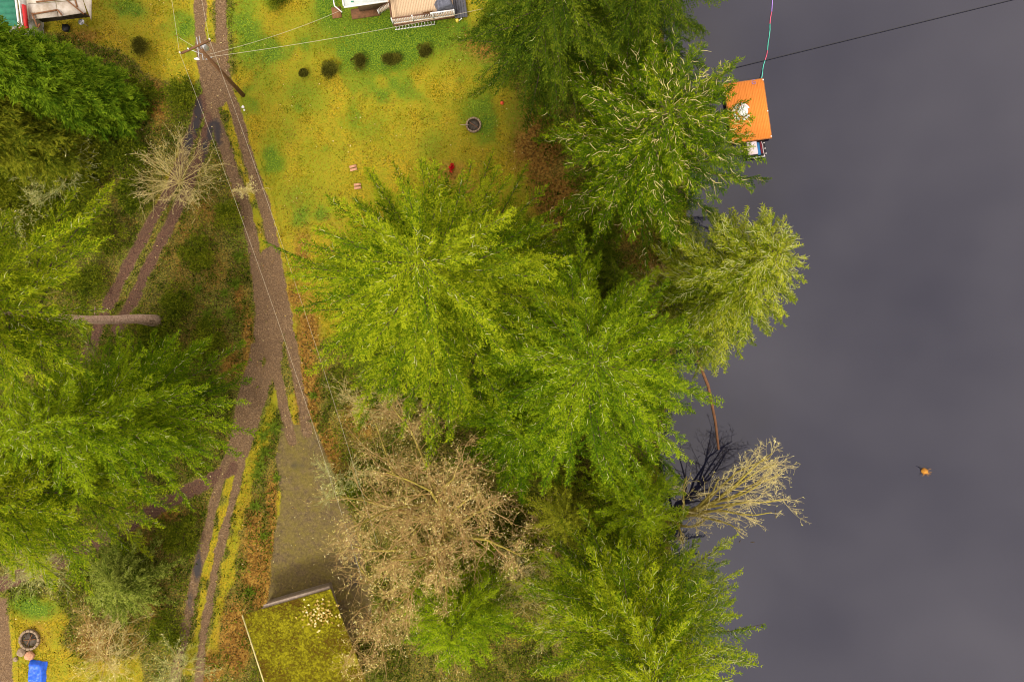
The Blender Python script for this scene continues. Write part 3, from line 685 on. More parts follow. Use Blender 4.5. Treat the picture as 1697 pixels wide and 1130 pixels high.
# ------------------------------------------------------------------ bare trees
def LP(px, py, z): return G(px, py, z)
B = on(762, 850)
bare_tree('bare_maple', 'large bare maple with mossy yellow limbs spreading over the lower middle', B,
          [(LP(752, 862, 4), LP(640, 740, 10)), (LP(748, 862, 4), LP(590, 720, 8)), (LP(748, 875, 4), LP(660, 1030, 9)), (LP(748, 862, 4.5), LP(675, 690, 11)), (LP(745, 868, 5), LP(745, 715, 12)), (LP(742, 872, 5), LP(870, 835, 11)), (LP(745, 870, 4), LP(560, 855, 9)),
           (LP(738, 880, 5), LP(600, 960, 10)), (LP(735, 885, 5.5), LP(655, 1010, 12)), (LP(738, 885, 6), LP(770, 985, 12)), (LP(735, 880, 6), LP(830, 905, 12)), (LP(740, 872, 6), LP(700, 830, 13)),
           (LP(740, 872, 6), LP(780, 790, 13)), (LP(735, 890, 5), LP(570, 900, 8)), (LP(735, 885, 5.5), LP(700, 950, 13))],
          41, r0=.18, levels=3, kids=(16, 11, 6), tip_mat=M_twig, trunk_top=LP(740, 876, 6.5), tr=.42, lenf=(.40, .46, .5), spread=.85, gnarl=.22, rt=.0085)
B = on(640, 985)
bare_tree('bare_maple', 'second bare mossy maple arching over the gap beside the mossy shed roof', B,
          [(LP(640, 985, 1), LP(600, 1060, 8)), (LP(645, 990, 1), LP(665, 1080, 9)), (LP(640, 985, 1.5), LP(640, 930, 8)), (LP(640, 985, 1), LP(720, 990, 9)), (LP(640, 990, 2), LP(560, 1090, 8)), (LP(640, 990, 2), LP(700, 1045, 9)), (LP(640, 990, 2), LP(625, 1010, 9))],
          42, r0=.12, levels=3, kids=(12, 8, 5), tip_mat=M_twig, lenf=(.45, .5, .5), spread=.85, gnarl=.2, trunk_top=LP(640, 990, 2.2), tr=.2, rt=.0085)
B = on(1098, 875)
bare_tree('leaning_bare_tree', 'bare pale tree with mossy base leaning low over the lake, mirrored in the water', B,
          [(LP(1105, 870, .4), LP(1240, 812, 3.6)), (LP(1150, 845, 1.2), LP(1290, 770, 5.2)), (LP(1150, 848, 1.0), LP(1275, 830, 4.2)), (LP(1140, 852, .9), LP(1235, 872, 3.4)), (LP(1125, 862, .6), LP(1140, 780, 4.2)),
           (LP(1120, 865, .6), LP(1145, 900, 3.2)), (LP(1120, 868, .6), LP(1185, 885, 3.4)), (LP(1170, 838, 1.6), LP(1300, 805, 4.2)), (LP(1165, 840, 1.4), LP(1298, 772, 4.4)), (LP(1160, 842, 1.4), LP(1300, 830, 3.2)), (LP(1165, 838, 1.5), LP(1255, 740, 4.6)), (LP(1150, 845, 1.2), LP(1215, 760, 5.0)), (LP(1180, 838, 1.8), LP(1290, 735, 6.0))],
          43, r0=.13, levels=3, kids=(9, 6, 4), tip_mat=M_lichen2, lenf=(.40, .46, .5), spread=.55, gnarl=.13, trunk_top=LP(1165, 838, 1.5), tr=.42, up=.18, rt=.0115)
B = on(298, 305)
bare_tree('bare_shrub_tree', 'pale starburst-shaped bare tree covered in lichen where the forest path leaves the driveway', B,
          [(LP(298, 303, .6), LP(290 + 62 * math.cos(a), 285 + 62 * math.sin(a) * .9, 4.0 + .8 * math.sin(3 * a))) for a in np.linspace(0, 6.28, 19)[:-1]] + [(LP(298, 303, .6), LP(285, 282, 5.5)), (LP(298, 303, .6), LP(300, 270, 5.5))],
          44, r0=.032, levels=2, kids=(12, 6, 3), tip_mat=M_lichen2, bark=M_lichen2, lenf=(.45, .45, .5), spread=.5, gnarl=.08, trunk_top=LP(297, 302, .8), tr=.11, rt=.0105)
for k, (bx, by, r, h, sd_, mt, lab) in enumerate((
        (118, 262, 36, 4, 51, M_lichen, 'small bare lichen-tipped shrub under the dull plumed cypress'),
        (50, 345, 45, 2.5, 52, M_lichen, 'sprawling bare lichen-grey brush at the left edge above the lime-green fir'),
        (178, 1085, 62, 4, 54, M_lichen2, 'pale arching bare shrub right of the blue tarp'),
        (150, 1055, 36, 2.5, 55, M_twig, 'brownish bare shrub below the star-shaped spruce'),
        (62, 930, 55, 4.5, 56, M_lichen, 'yellow lichen-crusted bare shrub at the lower left edge'),
        (598, 672, 48, 4, 57, M_lichen2, 'grey bare shrub at the driveway side left of the large maple'),
        (665, 690, 42, 5, 58, M_twig, 'brown bare shrub tucked between the tallest fir and large maple'),
        (560, 800, 42, 4, 59, M_lichen, 'bare bushy shrub overhanging the parking pad from the right'),
        (402, 318, 17, 2.6, 60, M_lichen2, 'small dead branch shrub poking over the driveway'),
        (300, 1105, 30, 3.5, 61, M_lichen, 'spindly bare sapling at the foot of the left wheel track'),
        (905, 880, 60, 4, 62, M_twig, 'brown bare thicket between the maple and the bottom fir'),
        (1062, 470, 36, 5, 63, M_twig, 'bare brown shrub on the orange bank left of the leaning fir'),
        (930, 1010, 40, 5, 64, M_lichen2, 'bare grey shrub in the shade left of the bottom fir'),
        (85, 300, 40, 2.4, 65, M_lichen, 'low bare brush between the cypresses and forest path'),
        (850, 960, 40, 6, 66, M_lichen2, 'bare sapling between the lime fir and the bottom lakeside fir'))):
    B = on(bx, by)
    rg = np.random.default_rng(sd_)
    lim = [(B + np.array([0, 0, .1]), LP(bx + r * rg.uniform(.6, 1.05) * math.cos(a), by + r * rg.uniform(.6, 1.05) * math.sin(a), h * rg.uniform(.55, 1))) for a in (np.linspace(0, 6.28, 9)[:-1] + rg.uniform(0, 1) if r > 25 else (.2, .5, 1.0, 3.9))]
    bare_tree('bare_shrub', lab, B, lim, sd_, r0=.035, levels=2, kids=(14, 7, 3), tip_mat=mt, bark=M_twig, cat='bare shrub', lenf=(.5, .5, .5), spread=.6, rt=.0115, trunk_top=B + np.array([0, 0, .3]), tr=.06)

# ------------------------------------------------------------------ round shrubs in the lawn
for i, (px, py, r, sd_, lab) in enumerate(((238, 85, .98, 70, 'round dark shrub standing alone in the lawn left of the driveway'), (506, 125, .5, 71, 'smallest round shrub, at the driveway end of the row in the lawn'),
        (549, 120, .82, 72, 'round brownish shrub, second from the driveway in the lawn row'), (598, 108, .72, 73, 'loose round shrub in the middle of the lawn row'),
        (650, 100, .88, 74, 'biggest round shrub of the lawn row, below the deck corner'), (704, 88, .66, 75, 'round shrub at the lake end of the lawn row'), (462, 3, 1.1, 76, 'wide low olive shrub cut by the top edge'))):
    bush('round_shrub', lab, on(px, py), r * (1, .8, 1, 1.1, 1.05, 1, 1)[i], r * (1.0, 1.3, 1.0, 1.2, .9, 1.3, .8)[i], M_shrub if i != 6 else M_under, n=5000, seed=sd_, leaf=(.11, .04), cat='shrub', group='round shrubs in the lawn', lumps=16)

# leafy bushes
for k, (px, py, r, h, sd_, mt, tn, lab) in enumerate((
        (50, 285, 2.6, 2.4, 80, M_olive, -.05, 'big olive leafy bush at the left edge under the dull cypress'), (140, 320, 2.4, 2.0, 81, M_under, .15, 'leafy green bush between the cypress and starburst tree'),
        (15, 330, 2.4, 2.0, 182, M_olive, 0.0, 'olive bush cut by the left edge above the lime fir'), (105, 355, 2.3, 1.8, 183, M_under, .2, 'yellow-green leafy bush in the middle of the left bank'), (185, 390, 1.7, 1.3, 184, M_olive, -.1, 'olive bush hugging the left side of the forest path'), (95, 265, 2.0, 2.0, 185, M_olive, .05, 'olive bush with lichen twigs at the dull cypress edge'), (330, 420, 1.4, .8, 186, M_under, .2, 'low green bush on the slope between forest path and driveway'), (300, 500, 1.5, .9, 187, M_green, -.15, 'lush green bush just right of the pink trunk foot'), (60, 380, 2.2, 1.6, 82, M_olive, -.15, 'low olive bush above the lime-green fir tip'), (190, 262, 1.8, 1.8, 83, M_under, 0, 'dark leafy bush below the bright cypress base'),
        (228, 330, 1.5, 1.4, 84, M_green, -.25, 'deep green leafy bush on the left bank of the forest path'), (222, 265, 1.5, 1.5, 85, M_under, .1, 'dark green leafy bush left of the starburst tree'),
        (383, 362, 1.2, 1.5, 86, M_green, .02, 'bright leafy bush between the forest path and driveway'), (150, 470, 1.6, 1.2, 87, M_under, .2, 'leafy green bush above the pink trunk'),
        (265, 565, 2.2, 1.4, 88, M_green, -.1, 'green leafy mound below the foot of the pink trunk'), (350, 560, 1.7, 1.0, 89, M_under, .15, 'low green bush left of the driveway widening'),
        (300, 880, 1.8, 1.2, 90, M_green, -.05, 'green ivy mound in the fork of the side path and driveway'), (280, 1040, 1.6, 1.0, 91, M_green, -.1, 'dark green leafy mound beside the left wheel track near the bottom'),
        (655, 655, 1.8, 1.5, 92, M_dark, .1, 'dark leafy bush under the lower edge of the tallest fir'), (870, 400, 1.8, 1.6, 93, M_under, .2, 'green bush on the brown ground below the lawn'),
        (980, 400, 2.4, 1.8, 94, M_dark, .2, 'dark green bush in the gap above the young hemlock'), (1060, 560, 2.0, 1.5, 95, M_green, -.1, 'green bush on the bank behind the leaning fir'),
        (600, 800, 1.8, 1.6, 96, M_under, .1, 'mossy green bush below the grey bare shrub'), (700, 1000, 2.0, 1.6, 97, M_under, .1, 'green bush under the maple left of the lime fir'),
        (860, 900, 2.2, 1.6, 98, M_under, 0, 'dull green bush in the shade below the bare thicket'), (835, 45, 2.0, 2.5, 99, M_dark, .2, 'dark bush at the top edge right of the deck'),
        (1112, 868, .9, .9, 100, M_green, -.3, 'dark green clump at the foot of the leaning bare tree'),
        (240, 160, 1.5, .9, 102, M_under, .05, 'low bramble bush beside the bright cypress base'), (300, 160, 1.6, .7, 103, M_under, .15, 'low green bramble left of the driveway junction'), (60, 560, 2, 1.5, 104, M_under, 0., 'green bush beneath the lime fir at the left edge'))):
    bush('leafy_bush', lab, on(px, py), r, h, M_under if mt is M_green else mt, n=int((3000 if r >= 2 else 1900) * r), seed=sd_, leaf=(.20, .09), tint=tn + (.28 if mt is M_green else .16 if mt is M_olive else .06), lumps=20)
bush('red_shrub', 'small bright red leafed shrub at the lawn edge by the tallest fir', on(750, 279), .34, .3, M_red, n=220, seed=110, leaf=(.14, .10), lumps=5)
mb = MB(); p = on(832, 172); mb.tube([p * 0 + [0, 0, 0], [0, 0, .12], [0, 0, .22], [0, 0, .28]], [.10, .17, .14, .03], 12)
tag(mb.build('ball', pbr('orange_red_rubber', (.75, .10, .03), None, .5, 3, 0), loc=p), 'small orange-red ball on the brown lawn edge', 'ball')

# ferns
for i, (px, py, r, lab) in enumerate(((455, 708, .95, 'top fern of the clump in the driveway fork'), (437, 722, .7, 'fern just left of the top one in the fork clump'), (440, 748, .9, 'fern in the middle of the fork clump'),
        (432, 770, .75, 'fern below the middle of the fork clump'), (428, 785, .7, 'bottom left fern of the fork clump'), (460, 790, .55, 'small fern at the bottom right of the fork clump'), (425, 838, .7, 'lone fern on the brown bank below the fork clump'),
        (437, 888, .5, 'small fern halfway down the brown bracken bank'), (414, 980, .65, 'fern near the upper left corner of the mossy roof'), (398, 425, .7, 'fern at the left edge of the driveway middle'), (392, 470, .75, 'fern left of the driveway above the pink trunk level'),
        (345, 520, .7, 'fern between the trunk foot and driveway'), (380, 520, .8, 'fern beside the driveway near the trunk foot'), (372, 485, .6, 'small fern above the trunk foot'), (330, 480, .6, 'fern on the slope right of the forest path'), (520, 655, .5, 'fern on the right verge of the driveway fork'))):
    fern(lab, on(px, py, .05), r, 200 + i)

# ------------------------------------------------------------------ ground cover (uncountable)
def region_pts(n, seed, x0, x1, y0, y1):
    rng = np.random.default_rng(seed); return rng.uniform(x0, x1, n), rng.uniform(y0, y1, n), rng

def scatter(name, n, seed, wfun, mat, ln, wd, lean, tintf=None, zoff=0.0, box=(-46, 21, -31, 31), patch=(1.4, .5)):
    x, y, rng = region_pts(n, seed, *box)
    A, B_, red, _ = ground_attrs(x, y)
    wt = wfun(A, B_, x, y) * np.where(vnoise(x, y, patch[0], seed, 2) > patch[1], 1, .25)
    k = rng.random(n) < wt; x, y = x[k], y[k]; n = len(x)
    P = np.stack([x, y, ground_z(x, y) + zoff + (.03 if zoff else 0)], -1); a = rng.uniform(0, 6.28, n)
    D = np.stack([np.cos(a) * lean, np.sin(a) * lean, rng.uniform(.2, 1, n)], -1)
    lv = Leaves(); ti = .45 + (vnoise(x, y, 2.5, seed + 3, 3) - .5) * .8 + rng.normal(0, .24, n)
    lv.add(P, D, ln * rng.uniform(.5, 1.4, n), wd * rng.uniform(.6, 1.3, n), rng, ti, 1.0)
    return tag(link(name, lv.mesh(name, (0, 0, 0)), mat), kind='stuff')
dirtm = lambda B_: np.clip(np.maximum(B_[:, 0], B_[:, 1]), 0, 1)
scatter('grass', 420000, 301, lambda A, B_, x, y: A[:, 0] * (1 - A[:, 1]) * (1 - A[:, 2]) * (1 - dirtm(B_)) ** 2, M_grass, .15, .05, 1.2)
scatter('green_grass', 200000, 302, lambda A, B_, x, y: np.clip(A[:, 0] * A[:, 1] * 1.3, 0, 1) * (1 - dirtm(B_)) ** 2, M_green, .17, .035, 1.2)
scatter('undergrowth', 260000, 303, lambda A, B_, x, y: (1 - A[:, 0]) * (1 - .75 * A[:, 2]) * (1 - dirtm(B_)) ** 2, M_under, .30, .11, 1.2, zoff=.14)
scatter('dead_bracken', 260000, 304, lambda A, B_, x, y: np.clip(A[:, 2] * .8 + .18 * (1 - A[:, 0]), 0, 1) * (1 - dirtm(B_)) ** 2, M_brown, .26, .05, 1.4, zoff=.05)
scatter('fallen_leaves', 60000, 305, lambda A, B_, x, y: .05 + .12 * A[:, 2] + .05 * dirtm(B_) + .5 * B_[:, 1] * (1 - B_[:, 1]) * 4, M_litter, .11, .09, 3.0, zoff=.06)

# ------------------------------------------------------------------ utility pole and wires
def wire_pts(p0, p1, sag, n=24):
    t = np.linspace(0, 1, n)[:, None]; P = p0 * (1 - t) + p1 * t; P[:, 2] -= (4 * sag * t * (1 - t))[:, 0]; return P
pb = on(403, 158); pt = G(334, 84, 8.9); pt = np.array([pb[0] + (pt[0] - pb[0]), pb[1] + (pt[1] - pb[1]), 8.9])
root = empty('utility_pole', pb); tag(root, 'brown wooden utility pole with crossarm leaning above the driveway top', 'utility pole')
mb = MB(); mb.tube([np.zeros(3), (pt - pb) * .5, pt - pb], [.19, .16, .125], 12); mb.build('pole', M_polewood, root, True)
ca_, cb_ = G(300, 89, 8.7), G(349, 67, 8.7)
mb = MB(); mb.beam(ca_ - pb, cb_ - pb, .13, .13); mb.build('crossarm', M_polewood, root)
for q in (ca_, cb_, ca_ * .72 + cb_ * .28):
    mb = MB(); mb.tube([q - pb + [0, 0, .06], q - pb + [0, 0, .16], q - pb + [0, 0, .24]], [.03, .06, .05], 8); mb.build('insulator', M_white, root)
for s_ in (.3, .7):
    q = ca_ * (1 - s_) + cb_ * s_; mb = MB(); mb.beam(q - pb, (pt - pb) - [0, 0, 1.1], .035, .035); mb.build('brace', M_metal, root)
q = G(344, 82, 7.6) - pb
mb = MB(); mb.tube([q, q + [0, 0, .12], q + [0, 0, .7], q + [0, 0, .8]], [.12, .19, .19, .1], 14); mb.build('transformer', M_metal, root, True)
for (ax_, ay_, az_, bx_, by_, bz_) in ((326, 62, 8.2, 330, 98, 8.0), (330, 60, 8.0, 337, 100, 7.8)):
    mb = MB(); mb.beam(G(ax_, ay_, az_) - pb, G(bx_, by_, bz_) - pb, .05, .05); mb.build('bracket', M_metal, root)
q = G(322, 98, 7.2) - pb; mb = MB(); mb.tube([q, q + [.25, 0, .02], q + [.42, -.05, 0]], [.05, .11, .04], 8); mb.build('lamp', M_white, root, True)
q = G(341, 99, 7.0) - pb; mb = MB(); mb.tube([q, q + [.3, .1, .02], q + [.5, .18, .0]], [.04, .07, .03], 8); mb.build('lamp', M_metal, root, True)
q = G(305, 104, 6.6) - pb
def wire(label, pts, mat=M_wire, r=.008, name='power_line'):
    pts = np.asarray(pts); c = pts[0]
    mb = MB(); mb.tube(pts - c, r, 5); o_ = mb.build(name, mat, loc=c); return tag(o_, label, 'power line')
def wires(p, q, sag): return wire_pts(np.asarray(p, float), np.asarray(q, float), sag)
wire('pale wire running up off the top edge from the outer end of the crossarm', wires(ca_ + [0, 0, .26], G(275, -60, 9.3), .05))
wire('pale wire running up off the top edge along the driveway from the inner crossarm end', wires(cb_ + [0, 0, .26], G(322, -60, 9.3), .05))
wire('long pale wire from the outer crossarm end down the left side of the driveway', wires(ca_ + [0, 0, .26], G(600, 960, 9.2), 1.2))
wire('long pale wire from the inner crossarm end down the right side of the driveway', wires(cb_ + [0, 0, .26], G(625, 900, 9.2), 1.2))
wire('upper service wire from the pole to the house roof', wires(pt - [0, 0, .8], G(566, 17, 3.4), .5), r=.011)
wire('lower service wire from the pole towards the deck and trees', wires(pt - [0, 0, 1.2], G(800, 15, 5.0), .5), r=.011)
wire('short pale wire from the pole to the outer wire above the left lawn', wires(pt - [0, 0, .4], G(297, 63, 8.6), .05), r=.012)
wire('black cable crossing above the lake to the upper right', wires(G(1200, 117, WATER_Z + .07), G(1760, -20, WATER_Z + .07), 0), M_blackwire, .028, 'cable')

# ------------------------------------------------------------------ small lawn things
def ring(label, px, py, r, n, wd, seed, inner):
    rng = np.random.default_rng(seed); c = on(px, py); root = empty('fire_pit', c); tag(root, label, 'fire pit')
    for i in range(n):
        a = 6.2832 * i / n; s_ = 6.2832 * r / n * .93
        mb = MB(); mb.box((r * math.cos(a), r * math.sin(a), .12), (wd * rng.uniform(.85, 1.1), s_, .26 + rng.uniform(-.03, .03)), a + rng.normal(0, .05)); o_ = mb.build('stone', M_stone, root)
        bv = o_.modifiers.new('b', 'BEVEL'); bv.width = .03; bv.segments = 2
    mb = MB(); mb.tube([(0, 0, -.05), (0, 0, .03), (0, 0, .08)], [r - wd * .5, r - wd * .5, r * .3], 20); mb.build('ash_bed', M_ash_shade, root, True)
    for k in range(inner):
        a = rng.uniform(0, 3.14); L = r * rng.uniform(.5, .8); mb = MB(); mb.tube([(-L * math.cos(a), -L * math.sin(a), .09), (L * math.cos(a), L * math.sin(a), .16)], [.03, .045], 6); mb.build('charred_log', M_ash_shade if k % 2 else M_rust, root)
    return root
ring('round stone fire pit on the lawn near the lake cedars', 785, 208, .60, 16, .15, 1, 3)
ring('stone-ringed pit with weeds in the lower left corner', 50, 1059, .80, 15, .2, 2, 4)
# stick poking out of the lawn pit
p = on(777, 209, .30); mb = MB(); mb.tube([(0, 0, 0), (-.35, -.03, .05), (-.75, 0, .0)], [.035, .03, .015], 6)
tag(mb.build('stick', M_greywood, loc=p), 'stick lying over the rim of the lawn fire pit', 'stick')
for (px, py, a, lab) in ((586, 279, .25, 'pair of short cut boards on the lawn, the farther pair from the firs'), (593, 309, .1, 'pair of pinkish cut boards on the lawn nearest the tallest fir')):
    c = on(px, py, .03); root = empty('board_pair', c, a); tag(root, lab, 'boards', 'board pairs on the lawn')
    for yy in (.13, -.15):
        mb = MB(); mb.box((0, yy, .06), (.62, .2, .09)); mb.build('board', M_plank_pink, root)
        mb = None
# white stone / rocks
def rock(label, px, py, r, mat, seed, name='stone'):
    rng = np.random.default_rng(seed); me = bpy.data.meshes.new(name); import bmesh
    bm = bmesh.new(); bmesh.ops.create_icosphere(bm, subdivisions=2, radius=r)
    for v in bm.verts: v.co *= 1 + rng.normal(0, .08); v.co.z *= .7
    bm.to_mesh(me); bm.free(); o_ = link(name, me, mat, loc=on(px, py, r * .45)); return tag(o_, label, 'rock')
rock('small white stone beside the foot of the utility pole', 403, 178, .13, M_white, 3)
rock('second tiny white stone beside the driveway by the pole', 405, 183, .09, M_white, 4)
rock('rounded brown rock left of the corner pit', 27, 1091, .22, M_stone, 5)
rock('large dark flat rock below the corner pit', 38, 1079, .38, M_stone, 6)
rock('tan flat rock between the corner pit and blue tarp', 52, 1084, .42, M_plank_pink, 7)

# blue tarp over a low stack
def tarp(label, c, sx, sy, h, rz, mat, seed, name='tarp', cat='tarp'):
    rng = np.random.default_rng(seed); n = 22; g = np.linspace(-1, 1, n); X, Y = np.meshgrid(g, g)
    e = np.maximum(np.abs(X), np.abs(Y)); Z = h * sstep(1.0, .72, e) + (vnoise(X * 4, Y * 4, 1.1, seed, 3) - .5) * .22 * (1 - .4 * e)
    Z = Z + (vnoise(X * 3, Y * 6, .35, seed + 9, 2) - .5) * .13 * (e < .95); Z = np.maximum(Z, .015); fx = 1 + (vnoise(X, Y, .7, seed + 5, 2) - .5) * .22
    P = np.stack([X * sx * fx, Y * sy * fx, Z], -1).reshape(-1, 3); idx = np.arange(n * n).reshape(n, n)
    Fq = np.stack([idx[:-1, :-1], idx[:-1, 1:], idx[1:, 1:], idx[1:, :-1]], -1).reshape(-1, 4)
    o_ = link(name, make_mesh(name, P, Fq, smooth=True), mat, loc=c); o_.rotation_euler.z = rz; return tag(o_, label, cat)
tarp('bright blue creased tarp over a low stack at the bottom left edge', on(64, 1112), .78, 1.0, .4, -.08, M_blue, 8)

# ------------------------------------------------------------------ mossy shed (bottom)
def quadpatch(name, pts, thick, mat, parent, org):
    P = [np.asarray(p) - org for p in pts]; Q = [p - [0, 0, thick] for p in P]
    V = P + Q; k = len(P)
    Fs = [tuple(range(k)), tuple(range(2 * k - 1, k - 1, -1))] + [(i, k + i, k + (i + 1) % k, (i + 1) % k) for i in range(k)]
    mb = MB(); mb.add(V, [f for f in Fs if len(f) == 4]); return mb.build(name, mat, parent)
so_ = on(500, 1060); root = empty('mossy_shed', so_); tag(root, 'shed with thick moss over its roof at the bottom edge beside the parking pad', 'shed')
z1, z2 = 3.3, 2.7
r0_, r1_ = G(403, 1018, z1), G(548, 976, z1)
dn = np.array([r1_[1] - r0_[1], -(r1_[0] - r0_[0]), 0]); dn /= np.linalg.norm(dn)       # towards image bottom
Ls = 9.5
r2_, r3_ = r1_ + dn * Ls + [.6, 0, z2 - z1], r0_ + dn * Ls + [0, 0, z2 - z1]
quadpatch('roof', [r0_, r3_, r2_, r1_], .14, M_mossroof, root, so_)
ux = (r1_ - r0_) / np.linalg.norm(r1_ - r0_)
in0, in1 = r0_ + ux * 1.0 + dn * .35, r1_ - ux * 1.0 + dn * .35
for a_, b2 in ((in0, in1), (in1, in1 + dn * 9), (in1 + dn * 9, in0 + dn * 9), (in0 + dn * 9, in0)):
    a_ = a_.copy(); b2 = b2.copy(); mb = MB(); zt = 2.35; a_[2] = b2[2] = zt / 2 - .1
    mb.beam(a_ - so_, b2 - so_, .12, zt + .2); mb.build('wall', M_greywood, root)
# grey wooden canopy edge above the shed door, facing the pad
e0, e1 = G(437, 1003, 3.1), G(546, 972, 3.1)
mb = MB(); mb.beam(e0 - so_ + dn * .10, e1 - so_ + dn * .10, .34, .06); mb.build('fascia', pbr('pale_weathered_board', (.40, .32, .24), (.28, .22, .16), .8, 4, .1), root)
mb = MB(); mb.beam(r0_ - so_ + [0, 0, .03] - ux * .05, r3_ - so_ + [0, 0, .03] - ux * .05, .09, .16); mb.build('barge_board', pbr('yellowish_board', (.56, .50, .22), (.40, .34, .12), .8, 4, .1), root)
rng = np.random.default_rng(99); lv = Leaves(); nm = 90000
u, v = rng.random(nm), rng.random(nm); ms = vnoise(u * 8, v * 10, .13, 77, 3); kk = ms > .25; u, v, ms = u[kk], v[kk], ms[kk]; nm = len(u)
P = r0_ + np.outer(u, r1_ - r0_) * 1.0 + np.outer(v, r3_ - r0_); P += np.outer(u * v, (r2_ - r3_) - (r1_ - r0_)); P[:, 2] += .02
D = np.stack([rng.normal(0, .8, nm), rng.normal(0, .8, nm), rng.uniform(-.1, .25, nm)], -1)
P[:, 2] += np.clip((ms - .25) * .12, 0, .06)
big = vnoise(u * 8, v * 10, 1.6, 78, 3)
lv.add(P, D, rng.uniform(.05, .10, nm), .07, rng, .38 + (ms - .5) * 1.6 + (big - .5) * 1.5 + rng.normal(0, .16, nm), .3)
o_ = link('moss', lv.mesh('moss', so_), M_moss, root); o_['kind'] = 'stuff'
lv = Leaves(); n_ = 110; c = G(527, 1018, 3.3); P = c + np.stack([rng.normal(0, .75, n_), rng.normal(0, .6, n_), rng.uniform(.08, .2, n_)], -1)
lv.add(P, rng.normal(0, 1, (n_, 3)) * [1, 1, .2], .2, .2, rng, .5 + rng.normal(0, .2, n_), .3)
tag(link('maple_leaves', lv.mesh('maple_leaves', (0, 0, 0)), M_litter), kind='stuff')

# ------------------------------------------------------------------ house with deck (top)
ang = math.atan2(14, 101); U = np.array([math.cos(ang), math.sin(ang), 0]); W_ = np.array([-math.sin(ang), math.cos(ang), 0])
dk = on(652, 44); dk[2] = 0
root = empty('house_deck', dk); tag(root, 'pale timber deck with white railing attached to the house at the top edge', 'deck')
zf = 1.0; f0 = G(652, 41, zf) - dk
def dpt(a, b_, z): return f0 + U * a + W_ * b_ + np.array([0, 0, z - zf])
DW = 5.35
pm = MB(); pm.box((0, 0, 0), (.132, 5.6, .04)); plank = pm.mesh('plank'); plank.materials.append(M_deck)
for i in range(38):
    o_ = link('plank', plank, None, root, loc=dpt(.07 + i * .141, 2.8, zf + .002 * (i % 3))); o_.rotation_euler.z = ang
mb = MB(); mb.beam(dpt(0, -.03, zf - .14), dpt(DW, -.03, zf - .14), .05, .24); mb.beam(dpt(-.04, 0, zf - .14), dpt(-.04, 5.6, zf - .14), .05, .24); mb.build('rim_joist', M_decktrim, root)
mb = MB(); mb.beam(dpt(0, -.02, .04), dpt(DW * .66, -.02, .04), .07, .09); mb.build('skirt_rail', M_white, root)
for i in range(13):
    mb = MB(); mb.beam(dpt(.15 + i * .28, -.04, 0.0), dpt(.15 + i * .28, -.04, zf - .25), .12, .02); mb.build('skirt_board', M_white, root)
for a0, a1, zt, mt in ((0, DW * .62, zf + .95, M_decktrim), (DW * .62, DW, zf + .95, M_white)):
    mb = MB(); mb.beam(dpt(a0, .05, zt), dpt(a1, .05, zt), .10, .05); mb.build('top_rail', mt, root)
mb = MB(); mb.beam(dpt(0, .05, zf + .10), dpt(DW, .05, zf + .10), .06, .04); mb.build('bottom_rail', M_white, root)
bm_ = MB(); bm_.box((0, 0, .44), (.045, .045, .82)); bal = bm_.mesh('baluster'); bal.materials.append(M_white)
for i in range(38):
    o_ = link('baluster', bal, None, root, loc=dpt(.08 + i * .14, .05, zf + .06)); o_.rotation_euler.z = ang
for a in (0, DW * .33, DW * .66, DW):
    mb = MB(); mb.box((0, 0, .0), (.1, .1, 1.05)); o_ = mb.build('post', M_white, root, loc=dpt(a, .05, zf + .5)); o_.rotation_euler.z = ang
for a in (.2, 2.6, 5.1):
    mb = MB(); mb.box((0, 0, 0), (.12, .12, 1.0)); mb.build('support_post', M_greywood, root, loc=dpt(a, .3, zf / 2 - .02))
# left side rail + stairs
mb = MB(); mb.beam(dpt(0, .1, zf + .95), dpt(0, 1.5, zf + .95), .09, .05); mb.build('top_rail', M_decktrim, root)
for i in range(4):
    mb = MB(); mb.beam(dpt(-.18 - .27 * i, 1.55, zf - .2 * (i + 1) + .1), dpt(-.18 - .27 * i, 3.4, zf - .2 * (i + 1) + .1), .25, .05); mb.build('stair_tread', M_deck, root)
for bb in (1.5, 3.45):
    mb = MB(); mb.beam(dpt(-1.2, bb, .95), dpt(0, bb, zf + .9), .07, .06); mb.build('stair_rail', M_decktrim, root)
    mb = MB(); mb.beam(dpt(-1.2, bb, .0), dpt(-1.2, bb, .93), .08, .08); mb.build('post', M_white, root)
for i in range(8):
    mb = MB(); mb.beam(dpt(-.12 - .14 * i, 1.5, .8 - .10 * i), dpt(-.12 - .14 * i, 1.5, 1.82 - .105 * i), .04, .04); mb.build('baluster', M_white, root)
tarp('crumpled dark blue-grey cover over a grill on the deck', dk + dpt(4.55, .95, zf + .03), .75, .5, .75, ang + .25, M_tarpgrey, 12, 'grill_cover', 'cover')
c = dk + dpt(3.1, .38, zf + .03); root2 = empty('planter_box', c, ang); tag(root2, 'brown planter with dry plants inside the deck railing', 'planter')
mb = MB(); mb.box((0, 0, .13), (.9, .28, .26)); mb.build('trough', M_rust, root2)
lv = Leaves(); rng = np.random.default_rng(5); n_ = 160; P = np.stack([rng.uniform(-.4, .4, n_), rng.uniform(-.12, .12, n_), rng.uniform(.22, .3, n_)], -1); lv.add(P, rng.normal(0, .6, (n_, 3)) + [0, 0, .7], .18, .05, rng, .6 + rng.normal(0, .2, n_)); link('plant', lv.mesh('plant', (0, 0, 0)), M_brown, root2)
c = on(762, 12, .02); root2 = empty('grey_platform', c, ang); tag(root2, 'dark grey low platform right of the deck', 'platform')
for i in range(5):
    mb = MB(); mb.box((-.46 + i * .23, .2, .35), (.215, 2.6, .06)); mb.build('board', M_dkgrey, root2)
